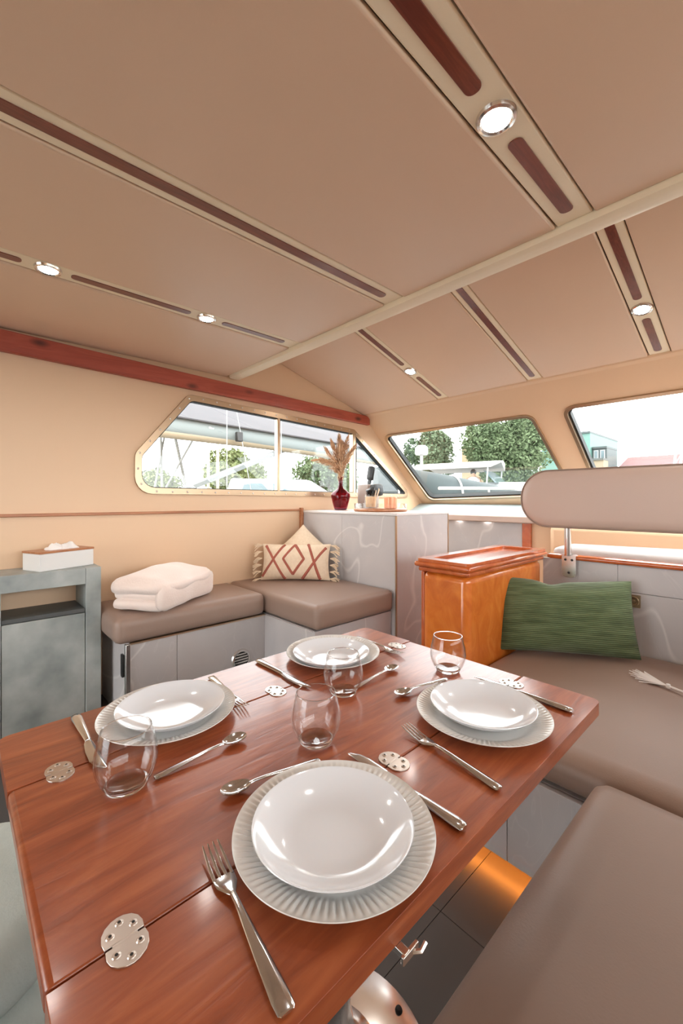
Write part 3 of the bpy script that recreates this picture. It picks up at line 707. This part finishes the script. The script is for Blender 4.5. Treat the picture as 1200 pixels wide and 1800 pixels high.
# pouf at lower left
px_, py_ = -1.10, -.015
t = thing('tiered_pouf', 'pale felt pouf of stacked round tiers at the table end', 'pouf', (px_, py_, 0))
for k, (z0, z1_, r_) in enumerate([(0, .15, .235), (.15, .29, .238), (.29, .42, .232)]):
    h = (z1_-z0)/2
    prof = [(0, z0)] + [(r_-h+h*math.cos(R(a)), z0+h+h*math.sin(R(a))) for a in range(-90, 91, 15)] + [(0, z1_+(.012 if k == 2 else 0))]
    obj('tier', G().lathe(prof, 56, Matrix.Translation((px_, py_, 0))), POUF, t)

# ------------------------------------------------------------------ dining table
TZ = .734
t = thing('dining_table', 'varnished red-brown drop-leaf table on a chrome pedestal', 'table', (-.64, .55, 0))
tabs = [('leaf', -1.004, -.8125, [.018, 0, 0, .018]), ('centre_board', -.8095, -.4585, 0), ('leaf', -.4555, -.284, [0, .018, .018, 0])]
for nm, x0, x1, rr in tabs:
    obj(nm, G().plate(rpoly(rect(x0, x1, .06, 1.05), rr, 5), [], TZ-.028, TZ), TABLE, t, bevel=.0065, seg=4)
obj('apron', G().box(-.79, -.48, .10, 1.01, TZ-.075, TZ-.0285), TABLE, t, bevel=.004)
obj('pedestal', G().lathe([(0, .02), (.115, .022), (.118, .030), (.10, .045), (.062, .10), (.052, .16), (.050, .60), (.075, .655), (.0, .657)], 40, Matrix.Translation((-.64, .55, 0))), CHROME, t)
bp = obj('base_plate', G().lathe([(0, .022), (.10, .022), (.19, .016), (.222, .010), (.226, .004), (.222, 0), (0, 0)], 56, Matrix.Translation((-.64, .55, 0))), CHROME, t)
for k in range(6):
    a = R(20+60*k)
    obj('bolt', G().lathe([(0, .007), (.006, .006), (.009, .0)], 10, Matrix.Translation((-.64+.195*math.cos(a), .55+.195*math.sin(a), .0155))), DARK, bp)
lt = obj('latch', G().box(-.30, -.272, .343, .352, TZ-.036, TZ-.0285).box(-.2755, -.271, .340, .366, TZ-.038, TZ-.029), CHROME, t, bevel=.001)
obj('latch_hook', G().tube([(-.272, .356, TZ-.034), (-.265, .362, TZ-.032), (-.265, .370, TZ-.028)], .0025, 6), CHROME, lt)
# hinges: two half-round leaves joined at the seam
hinge0 = None
def half(sx):
    pts = [(.0012, -.0185), (.010, -.0195), (.018, -.0175), (.024, -.013), (.028, -.006), (.029, 0), (.028, .006), (.024, .013), (.018, .0175), (.010, .0195), (.0012, .0185)]
    return [(sx*p[0], p[1]) for p in pts]
for hx in (-.811, -.457):
    for hy in (.127, .547, .985):
        loc = Vector((hx, hy, TZ))
        if hinge0 is None:
            g = G()
            for sx in (-1, 1): g.plate(half(sx), [], -.001, .0018)
            g.box(-.0035, .0035, -.012, .012, -.001, .0016)
            hinge0 = obj('hinge', G().add(g.v, g.f, Matrix.Translation(loc)), HINGE, t, bevel=.0005)
            hl = loc.copy(); hs = []
            for sx in (-1, 1):
                for dx, dy in ((.0115, -.011), (.021, 0), (.0115, .011)):
                    hs.append(obj('screw', G().lathe([(0, .0024), (.0014, .0022), (.0016, .0030), (.0036, .0027), (.0046, .0015)], 12, Matrix.Translation(loc+Vector((sx*dx, dy, 0)))), HINGE, hinge0))
                    hs.append(obj('screw_socket', G().lathe([(0, .0031), (.0018, .0031)], 6, Matrix.Translation(loc+Vector((sx*dx, dy, 0)))), DARK, hinge0))
        else:
            h = instance(hinge0, t, hinge0.location + loc-hl)
            for s_ in hs: instance(s_, h, s_.location)

# ------------------------------------------------------------------ place settings
def cprof(): # ribbed dinner plate
    return [(0, .0035), (.085, .0035), (.092, .005), (.098, .008), (.104, .0105), (.110, .0125), (.116, .0143), (.122, .016), (.128, .0176), (.1325, .0192), (.135, .0205), (.1355, .0195), (.134, .018), (.128, .0145), (.11, .0085), (.098, .004), (.088, .0), (.08, .0), (.078, .0015), (0, .0015)]
def crib(a, r, j):
    if 3 <= j <= 8: return .0011*math.cos(84*a)*(1 if 4 <= j <= 7 else .5)
    return 0
dp0 = thing('dinner_plate', 'x', 'plate', (0, 0, 0), 'ribbed dinner plates')
obj('plate', G().lathe([(r_*.965, z_) for r_, z_ in cprof()], 504, None, crib), PORC_C, dp0)
bw0 = thing('soup_plate', 'x', 'plate', (0, 0, 0), 'white coupe soup plates')
obj('bowl', G().lathe([(r_*.957, z_*.86) for r_, z_ in [(0, .0045), (.05, .005), (.062, .0065), (.076, .0115), (.090, .0195), (.102, .0285), (.1065, .0325), (.108, .0330), (.1085, .0320), (.104, .0265), (.092, .0165), (.078, .0075), (.066, .0025), (.062, 0), (.056, 0), (.054, .0015), (0, .002)]], 96, None), PORC, bw0)
tb0 = thing('tumbler', 'x', 'glass', (0, 0, 0), 'stemless glasses on the table')
obj('foot', G().lathe([(0, .0), (.024, .0), (.029, .003), (.0315, .0075), (.028, .0105), (0, .0085)], 56, None), SOLID, tb0)
obj('lip', G().tube([(.0357*math.cos(R(a)), .0357*math.sin(R(a)), .0915) for a in range(0, 361, 8)], .0009, 6, False), SOLID, tb0)
obj('wall', G().lathe([(.0317, .0078), (.037, .016), (.0435, .032), (.0455, .045), (.0435, .062), (.0395, .078), (.0365, .091), (.0357, .0918), (.0349, .091), (.0378, .078), (.0418, .062), (.0436, .045), (.0414, .032), (.034, .0165), (.0285, .0108)], 56, None), TUMB, tb0)
def strip(secs, n=10):
    """bar with elliptical section along x: (x, half width, centre height, half thickness, y shift)"""
    rings = []
    for s_ in secs:
        x, w, z, h = s_[:4]; y0 = s_[4] if len(s_) > 4 else 0
        rings.append([(x, y0+w*math.cos(2*PI*k/n), z+h*math.sin(2*PI*k/n)) for k in range(n)])
    return rings
HAND = [(-.104, .0062, .0035, .0014), (-.102, .0085, .0036, .0022), (-.09, .0092, .004, .0024), (-.05, .0070, .0058, .0024), (-.01, .0046, .0078, .0024), (.012, .0034, .0085, .0024), (.026, .0036, .0078, .0022)]
fk0 = thing('fork', 'x', 'fork', (0, 0, 0), 'steel forks')
obj('handle', G().loft(strip(HAND)), STEEL, fk0)
g = G().loft(strip([(.024, .0036, .0079, .0022), (.032, .0075, .0064, .0016), (.042, .0118, .0046, .0012), (.050, .0126, .0040, .0011), (.055, .0126, .0042, .0010)], 14))
for k in range(4):
    y = -.0105+.007*k
    g.loft(strip([(.053, .0021, .0042, .0010, y), (.07, .0019, .0054, .0009, y*.98), (.09, .0015, .0088, .0008, y*.94), (.102, .0007, .0118, .0005, y*.9)], 8))
obj('tines', g, STEEL, fk0)
kn0 = thing('knife', 'x', 'knife', (0, 0, 0), 'steel knives')
obj('handle', G().loft(strip([(-.114, .006, .0048, .003), (-.112, .0088, .005, .0042), (-.10, .0098, .0052, .0046), (-.05, .0078, .0052, .0042), (-.005, .0056, .005, .0036), (.004, .0054, .0048, .003)], 12)), STEEL, kn0)
obj('blade', G().loft(strip([(.002, .0048, .0048, .0022), (.012, .0072, .0046, .0014, -.001), (.04, .0094, .0046, .0011, -.002), (.075, .0098, .0046, .0010, -.002), (.095, .0078, .0046, .0009, 0), (.108, .0036, .0046, .0007, .004), (.111, .001, .0046, .0004, .006)], 12)), STEEL, kn0)
sp0 = thing('spoon', 'x', 'spoon', (0, 0, 0), 'steel spoons')
obj('handle', G().loft(strip([(-.094, .004, .0034, .0012), (-.092, .0062, .0035, .0018), (-.08, .0068, .004, .002), (-.04, .0048, .0062, .002), (.0, .003, .0086, .002), (.020, .0028, .0085, .0019), (.028, .0034, .0074, .0016)])), STEEL, sp0)
vs = []; fs = []; n, m_ = 20, 8
for i in range(m_+1):
    for j in range(n):
        a = 2*PI*j/n; r_ = i/m_
        x = .049+.0235*r_*math.cos(a); w = .0155*r_*math.sin(a)*(1+.12*math.cos(a))
        vs.append((x, w, .0015+.0065*r_**2.2)); 
for i in range(m_+1):
    for j in range(n):
        p = vs[i*n+j]; vs.append((p[0], p[1], p[2]+.0011))
N = (m_+1)*n
for i in range(m_):
    for j in range(n):
        a, b = i*n+j, i*n+(j+1) % n; fs.append((a, b, b+n, a+n)); fs.append((a+N+n, b+N+n, b+N, a+N))
for j in range(n): fs.append((m_*n+j, m_*n+(j+1) % n, N+m_*n+(j+1) % n, N+m_*n+j))
obj('bowl', G().add(vs, fs), STEEL, sp0)

Z0 = TZ+.0003
def place(proto, x, y, z, rz, label, first):
    if first:
        proto.location = (x, y, z); proto.rotation_euler = (0, 0, rz); proto['label'] = label
    else: dup(proto, (x, y, z), rz, label)
# seat: plate centre, bowl centre, which way the guest faces (+1 towards +x), and names
near, left_, far, right_ = 'at the nearest place setting', 'at the place setting nearest the side cabinet', 'at the farthest place setting', 'at the place setting nearest the green pillow'
seats = [((-.408, .367), (-.404, .361), near), ((-.862, .322), (-.858, .326), left_), ((-.877, .784), (-.855, .757), far), ((-.425, .785), (-.428, .792), right_)]
for i, (p, b, w) in enumerate(seats):
    place(dp0, p[0], p[1], Z0, 0, 'cream ribbed dinner plate ' + w, i == 0)
for i, (p, b, w) in enumerate(seats):
    place(bw0, b[0], b[1], Z0+.0038, 0, 'glossy white soup plate ' + w, i == 0)
for i, (x, y, w) in enumerate([(-.699, .196, 'clear stemless glass in front of the left place setting'), (-.592, .487, 'clear stemless glass in the middle of the table'),
                               (-.698, .655, 'clear stemless glass in front of the farthest place setting'), (-.603, .938, 'clear stemless glass nearest the wooden cabinet')]):
    place(tb0, x, y, Z0, 0, w, i == 0)
for i, (x, y, a, w) in enumerate([(-.397, .224, 172.5, near), (-.878, .458, -6, left_), (-.842, .936, -6, far), (-.404, .624, 172.5, right_)]):
    place(fk0, x, y, Z0, R(a), 'steel fork ' + w, i == 0)
for i, (x, y, a, w) in enumerate([(-.410, .504, 178.5, near), (-.875, .180, -1, left_), (-.877, .609, 0, far), (-.421, .946, 178, right_)]):
    place(kn0, x, y, Z0, R(a), 'steel table knife ' + w, i == 0)
for i, (x, y, a, w) in enumerate([(-.562, .362, -102, near), (-.689, .327, 92, left_), (-.700, .782, 94, far), (-.590, .797, -99, right_)]):
    place(sp0, x, y, Z0, R(a), 'steel spoon ' + w, i == 0)

# ------------------------------------------------------------------ outside: water, own foredeck, boats, trees, houses
struct('water', G().box(-120, 120, -120, 140, -1.2, -1.0), mat('harbour_water', lin(120, 132, 134), .15, bmp=(1.5, .3)), 'grey harbour water around the boat', 'water', smooth=False)
struct('quay', G().box(-80, 60, 24, 90, -1.19, .4), mat('quay_stone', lin(170, 168, 162), .9), 'stone quay behind the moored boats', 'quay', smooth=False)
struct('shore', G().box(-80, -16, -30, 23.9, -1.19, .4), mat('shore_stone', lin(150, 150, 140), .9), 'low stone shore on the port side', 'quay', smooth=False)
struct('foredeck', G().loft([[(-2.4, 3.36, .6), (1.6, 3.36, .6), (1.6, 3.36, .98), (-2.4, 3.36, .98)], [(-.7, 7.2, .6), (-.1, 7.2, .6), (-.1, 7.2, .98), (-.7, 7.2, .98)]]), GEL, 'white foredeck of the boat ahead of the windscreen', 'deck', smooth=False)
t = thing('bow_rail', 'white bow railing seen low through the windscreen', 'railing', (-.4, 5, .98))
rp = [(-2.35, 3.5, 1.285), (-2.25, 4.3, 1.295), (-1.7, 5.4, 1.305), (-1.0, 6.6, 1.31), (-.4, 7.0, 1.31), (.2, 6.6, 1.31), (.9, 5.4, 1.305)]
obj('top_rail', G().tube(rp, .016, 8), BIMI, t)
for p in rp[1:]: obj('stanchion', G().tube([(p[0]*.97, p[1]*.985, .982), p], .011, 6), BIMI, t)

def hull(g, M, L, B, z0, z1, rake=.25):
    rings = []
    for k in range(9):
        s = k/8; w = B/2*(1-(max(0, s-.35)/.65)**2.2*.97); y = -L/2+L*s
        rings.append([(-w*.82, y, z0), (w*.82, y, z0), (w, y+rake*s, z1), (-w, y+rake*s, z1)])
    return g.loft(rings, M)
# motor cruiser with bimini, seen over the bow
Mb = Matrix.Translation((-7.2, 13.6, 0)) @ Matrix.Rotation(R(-74), 4, 'Z')
t = thing('motor_cruiser', 'white motor cruiser under a pale bimini in front of the trees', 'boat', (-7.2, 13.6, -1))
obj('hull', hull(G(), Mb, 8.5, 2.9, -1.0, 1.35), GEL, t)
obj('cabin', G().loft([[(-1.1, -1.0, 1.35), (1.1, -1.0, 1.35), (.9, -.8, 1.75), (-.9, -.8, 1.75)], [(-.9, 2.6, 1.35), (.9, 2.6, 1.35), (.5, 1.5, 1.72), (-.5, 1.5, 1.72)]], Mb), GEL, t, bevel=.05)
bc = [(-1.3, -2.2, 2.28), (-1.25, .3, 2.3), (0, -2.3, 2.52), (0, .35, 2.55), (1.3, -2.2, 2.28), (1.25, .3, 2.3)]
obj('bimini', G().loft([[(-1.3, -2.2, 2.24), (-.7, -2.3, 2.42), (0, -2.35, 2.48), (.7, -2.3, 2.42), (1.3, -2.2, 2.24), (1.3, -2.2, 2.18), (0, -2.3, 2.42), (-1.3, -2.2, 2.18)],
                        [(-1.25, .4, 2.26), (-.7, .5, 2.44), (0, .55, 2.5), (.7, .5, 2.44), (1.25, .4, 2.26), (1.25, .4, 2.2), (0, .5, 2.44), (-1.25, .4, 2.2)]], Mb), BIMI, t)
for x, y in ((-1.25, -2.1), (1.25, -2.1), (-1.2, .3), (1.2, .3)):
    obj('pole', G().tube([(x, y*.8, 1.35), (x, y, 2.22)], .025, 6, M=Mb), GEL, t)
obj('windscreen', G().loft([[(-1.1, .5, 1.7), (1.1, .5, 1.7), (1.1, .55, 1.7), (-1.1, .55, 1.7)], [(-.9, .1, 2.12), (.9, .1, 2.12), (.9, .15, 2.12), (-.9, .15, 2.12)]], Mb), TINT, t)
obj('radar', G().lathe([(0, 0), (.22, .0), (.25, .08), (.24, .28), (.15, .36), (0, .38)], 20, Mb @ Matrix.Translation((-.1, -2.4, 2.85))), GEL, t)
obj('radar_mast', G().tube([(-.1, -2.4, 1.35), (-.1, -2.4, 2.86)], .06, 8, M=Mb), GEL, t)
for x in (-1.452, 1.44):
    obj('side_window', G().box(x-.01, x+.01, -1.6, 1.0, .55, .95, Mb), TINT, t)
# person aboard, white shirt, dark hair
pt = thing('person', 'person in a white shirt with dark hair sitting under the bimini', 'person', (-7.36, 13.0, 1.4))
Mp2 = Matrix.Translation((-7.36, 13.0, 1.42)) @ Matrix.Rotation(R(-150), 4, 'Z')
sk = [((0, 0, .0), .13), ((0, 0, .22), .14), ((0, .02, .42), .15), ((0, .02, .53), .06), ((0, .03, .62), .085), ((0, .03, .70), .075),
      ((.19, .02, .44), .055), ((.25, .10, .22), .045), ((.20, .30, .16), .038), ((-.19, .02, .44), .055), ((-.25, .10, .22), .045), ((-.20, .30, .16), .038),
      ((.10, .06, -.02), .085), ((.12, .42, -.0), .07), ((.12, .44, -.30), .05), ((-.10, .06, -.02), .085), ((-.12, .42, 0), .07), ((-.12, .44, -.30), .05)]
se = [(0, 1), (1, 2), (2, 3), (3, 4), (4, 5), (2, 6), (6, 7), (7, 8), (2, 9), (9, 10), (10, 11), (0, 12), (12, 13), (13, 14), (0, 15), (15, 16), (16, 17)]
me = bpy.data.meshes.new('body'); me.from_pydata([tuple(Mp2 @ Vector(p) - Vector(pt.location)) for p, r_ in sk], se, [])
bo = bpy.data.objects.new('body', me); COL.objects.link(bo); bo.parent = pt
md = bo.modifiers.new('skin', 'SKIN'); bo.modifiers.new('sub', 'SUBSURF').levels = 1; bo.modifiers['sub'].render_levels = 1
for i, (p, r_) in enumerate(sk): me.skin_vertices[0].data[i].radius = (r_, r_)
me.skin_vertices[0].data[0].use_root = True
me.materials.append(mat('skin', lin(206, 160, 132), .6))
obj('shirt', G().loft([[( .24*math.cos(R(a)), .19*math.sin(R(a)), z) if z < .44 else (.12*math.cos(R(a)), .09*math.sin(R(a))+.02, z) for a in range(0, 360, 30)] for z in (-.06, .1, .25, .4, .5)], Mp2), TISSUE, pt)
obj('hair', G().lathe([(0, .12), (.06, .10), (.095, .05), (.10, .0), (.09, -.05)], 14, Mp2 @ Matrix.Translation((0, .005, .665))), BLACK, pt)

# covered launch close to the windscreen
Mb = Matrix.Translation((-5.3, 8.9, 0)) @ Matrix.Rotation(R(-43), 4, 'Z')
t = thing('covered_launch', 'launch under a teal-grey canvas cover just beyond the windscreen', 'boat', (-5.3, 8.9, -1))
obj('hull', hull(G(), Mb, 4.8, 2.0, -1.0, 1.10), GEL, t)
rings = []
def cov(s): return 1.0*(1-(max(0, s-.4)/.6)**2*.75), -2.1+4.3*s, .98*(1-s)**1.0*(1-.2*(1-s)**5)+.05
for k in range(11):
    w, y, h = cov(k/10)
    rings.append([(w*math.cos(R(a)), y, 1.11+h*math.sin(R(a))**.8) for a in range(0, 181, 15)])
obj('cover', G().loft(rings, Mb), COVER, t)
for s_ in (.1, .42):
    w, y, h = cov(s_)
    obj('hoop', G().tube([((w+.02)*math.cos(R(a)), y, 1.11+(h+.015)*math.sin(R(a))**.8) for a in range(0, 181, 12)], .022, 6, M=Mb), BIMI, t)
# white day boat with cabin windows further left
for bx, by, rz, lab in [(-11.6, 8.2, -50, 'low white day boat with dark windows behind the launch'), (-7.0, 19.5, -80, 'small white boat with a pointed cover right of the cruiser')]:
    Mb = Matrix.Translation((bx, by, 0)) @ Matrix.Rotation(R(rz), 4, 'Z')
    t = thing('day_boat', lab, 'boat', (bx, by, -1), 'moored day boats')
    obj('hull', hull(G(), Mb, 7.0, 2.4, -1.0, 1.15), GEL, t)
    obj('cabin', G().loft([[(-.95, -1.8, 1.15), (.95, -1.8, 1.15), (.8, -1.6, 1.85), (-.8, -1.6, 1.85)], [(-.75, 1.8, 1.15), (.75, 1.8, 1.15), (.5, .8, 1.8), (-.5, .8, 1.8)]], Mb), GEL, t, bevel=.06)
    for sx in (-1, 1):
        obj('cabin_window', G().loft([[(sx*.94, -1.2, 1.4), (sx*.90, -1.2, 1.4), (sx*.85, -1.1, 1.68), (sx*.88, -1.1, 1.68)], [(sx*.88, .7, 1.4), (sx*.84, .7, 1.4), (sx*.76, .4, 1.66), (sx*.79, .4, 1.66)]], Mb), TINT, t)
# sailing yacht alongside: coachroof, boom with sail cover, awning, rigging
t = thing('sailing_yacht', 'white sailing yacht alongside with a sail-covered boom and grey awning', 'boat', (-5.4, 3.5, -1))
Mb = Matrix.Translation((-5.6, 1.6, 0))
obj('hull', hull(G(), Mb, 8, 2.9, -1.0, 1.08), GEL, t)
obj('coachroof', G().loft([[(-6.4, 1.0, 1.08), (-4.7, 1.0, 1.08), (-4.9, 1.2, 1.30), (-6.2, 1.2, 1.30)], [(-5.9, 4.6, 1.08), (-5.3, 4.6, 1.08), (-5.4, 4.4, 1.24), (-5.8, 4.4, 1.24)]]), GEL, t, bevel=.05)
obj('boom', G().tube([(-4.75, 1.0, 1.93), (-4.75, 3.0, 1.90), (-4.75, 5.4, 1.80)], [.06, .06, .06], 12), mat('boom_paint', lin(140, 126, 104), .4), t)
obj('sail_cover', G().loft([[(-4.75+.10*math.cos(R(a)), y, z+.12*math.sin(R(a))) for a in range(0, 360, 30)] for y, z in ((1.15, 2.04), (2.0, 2.02), (3.0, 1.985), (4.2, 1.94), (5.3, 1.88))]), mat('sail_cover_cloth', lin(126, 134, 134), .8), t)
obj('awning', G().loft([[(-4.6, 1.2, 2.10), (-4.6, 5.6, 1.96), (-4.6, 5.6, 1.975), (-4.6, 1.2, 2.115)], [(-6.8, .8, 3.0), (-6.8, 6.4, 2.72), (-6.8, 6.4, 2.735), (-6.8, .8, 3.015)]]), CANVAS, t)
obj('mast', G().tube([(-4.75, .6, 1.0), (-4.75, .6, 12)], .09, 10), ALU, t)
obj('gangway', G().box(-.16, .16, -1.3, 1.3, -.025, .025, Matrix.Translation((-5.0, 2.55, 1.50)) @ Matrix.Rotation(R(-6), 4, 'Z') @ Matrix.Rotation(R(23), 4, 'X')), mat('gangway_alu', lin(104, 110, 110), .5), t)
for a, b, r_ in [((-6, 2.15, 1.1), (-6, 2.1, 3.2), .018), ((-6, 2.0, 1.1), (-6, 2.35, 3.0), .014), ((-5.9, 2.5, 1.1), (-5.4, 2.1, 1.95), .02), ((-6.1, 2.1, 1.1), (-5.2, 2.25, 1.95), .014),
                 ((-4.5, 2.35, 1.1), (-4.5, 2.35, 2.8), .006), ((-4.4, 3.05, 1.1), (-4.4, 3.05, 2.8), .006), ((-4.6, 2.75, 1.2), (-4.55, 2.45, 2.5), .006)]:
    obj('rope', G().tube([a, b], r_, 6), mat('rope', lin(160, 160, 156), .8) if r_ > .01 else GEL, t)
obj('block', G().box(-4.62, -4.56, 2.52, 2.60, 1.88, 2.0), BLACK, t, bevel=.01)
for i, (mx_, my_, mh) in enumerate([(-15.7, 7.4, 9), (-15.7, 7.8, 11)]):
    tag(obj('distant_mast', G().tube([(mx_, my_, -1), (mx_, my_, mh if i else 4)], .06, 8), ALU), ('taller' if i else 'shorter') + ' distant mast seen through the side window', 'mast', 'distant masts')

# trees
def tree(x, y, zc, rx, rz, label, seed, lm, n=11000, leaf=.14):
    rnd = random.Random(seed)
    o = thing('tree', label, 'tree', (x, y, .4), 'trees beyond the harbour')
    g = G()
    g.tube([(x, y, .4), (x+.1, y, zc*.5), (x, y, zc)], [.28, .2, .1], 8)
    for k in range(6):
        a = rnd.uniform(0, 6.28); g.tube([(x, y, zc*.55), (x+rx*.6*math.cos(a), y+rx*.6*math.sin(a), zc+rz*.3)], [.1, .03], 6)
    obj('trunk', g, BARK, o)
    blobs = []
    for k in range(26):
        u = Vector((rnd.gauss(0, 1), rnd.gauss(0, 1), rnd.gauss(0, 1))).normalized()*rnd.uniform(.35, .8)
        blobs.append((Vector((u.x*rx, u.y*rx, u.z*rz)), rnd.uniform(.28, .42)*rx))
    g = G()
    for k in range(n):
        c, r_ = blobs[k % len(blobs)]
        d = Vector((rnd.gauss(0, 1), rnd.gauss(0, 1), rnd.gauss(0, 1))).normalized()
        p = Vector((x, y, zc)) + c + d*r_*rnd.uniform(.7, 1.05)
        a = Vector((rnd.uniform(-1, 1), rnd.uniform(-1, 1), rnd.uniform(-1, 1))).normalized(); b = a.orthogonal().normalized()
        L = leaf*rnd.uniform(.6, 1.3)
        g.add([p-a*L, p+b*L*.5, p+a*L, p-b*L*.5], [(0, 1, 2, 3)])
    obj('foliage', g, lm, o, smooth=False)['kind'] = 'stuff'
tree(-20.4, 29.4, 5.2, 2.3, 2.5, 'rounded green tree in the left half of the windscreen view', 1, LEAF[1])
tree(-13.6, 29.6, 4.7, 3.6, 3.0, 'large dense tree filling the right half of the windscreen view', 2, LEAF[0], 22000)
tree(-16.8, 34.6, 4.0, 1.9, 1.9, 'lower bushy tree between the two larger ones', 3, LEAF[1], 7000)
tree(-19.0, 10.5, 2.3, 2.0, 1.4, 'olive green bush behind the gangway in the side window', 4, LEAF[2], 8000, .11)
tree(-19.0, 16.5, 2.4, 2.0, 1.5, 'green bush behind the vase in the side window', 5, LEAF[0], 8000, .11)
tree(-22.0, 7.6, 1.8, 1.2, .8, 'small low bush at the left of the side window view', 6, LEAF[2], 3500, .10)
# houses
TEAL = mat('teal_cladding', lin(86, 120, 112), .6); GREYC = mat('grey_cladding', lin(62, 70, 70), .6); TAN = mat('tan_render', lin(128, 118, 98), .8)
REDR = mat('red_roof_tiles', lin(100, 66, 66), .8, var=(3, lin(90, 58, 58))); CREAM = mat('cream_render', lin(132, 116, 90), .8)
def house(x0, x1, y0, y1, h, wall, label, wins_=(), roof=None, flat=True):
    o = thing('house', label, 'building', ((x0+x1)/2, (y0+y1)/2, .4), 'houses beyond the harbour')
    obj('walls', G().box(x0, x1, y0, y1, .4, h), wall, o, smooth=False)
    if flat: obj('roof', G().box(x0-.02, x1+.02, y0-.15, y1+.15, h, h+.18), roof or GREYC, o, smooth=False)
    else:
        ym = (y0+y1)/2
        obj('roof', G().loft([[(x0-.3, y0-.3, h), (x0-.3, y1+.3, h), (x0-.3, ym, h+1.3)], [(x1+.3, y0-.3, h), (x1+.3, y1+.3, h), (x1+.3, ym, h+1.3)]]), roof, o, smooth=False)
    for a, b, c, d in wins_:
        f = obj('window', G().box(a, b, y0-.05, y0+.02, c, d), GEL, o, smooth=False)
        obj('pane', G().box(a+.08, b-.08, y0-.07, y0-.05, c+.08, d-.08), TINT, f, smooth=False)
house(-17.5, -13.0, 44.6, 54, 7.5, TEAL, 'teal clad building behind the windscreen pillar')
house(-12.95, -11.75, 45.2, 48.5, 6.0, GREYC, 'grey house with tall windows beside the teal building', [(-12.85, -12.45, 5.0, 5.85), (-12.3, -11.9, 5.0, 5.85)])
house(-12.7, -11.6, 43.6, 45.0, 4.75, TAN, 'low tan building in front of the grey house')
house(-11.4, -4.0, 49.0, 56, 4.3, TAN, 'long building with a red tiled roof', [(-9.5, -8.6, 3.2, 4.1), (-7.5, -6.6, 3.2, 4.1)], REDR, False)
house(-22.5, -20.0, 37.5, 42, 6.2, CREAM, 'cream house glimpsed between the trees', [(-21.3, -20.9, 4.4, 5.8)])
# lattice boom at the right frame edge
t = thing('harbour_crane', 'pale harbour crane jib at the right edge of the windscreen', 'crane', (-4.9, 33, .4))
for dx in (0, .5):
    obj('chord', G().tube([(-5.15+dx*.6, 33, .4), (-4.55+dx*.6, 33, 7.5)], .07, 6), GEL, t)
for k in range(8):
    z = 1+.8*k
    obj('brace', G().tube([(-5.1+.0845*(z-.4)*1.0, 33, z), (-4.8+.0845*(z+.4)*1.0, 33, z+.7)], .035, 5), GEL, t)
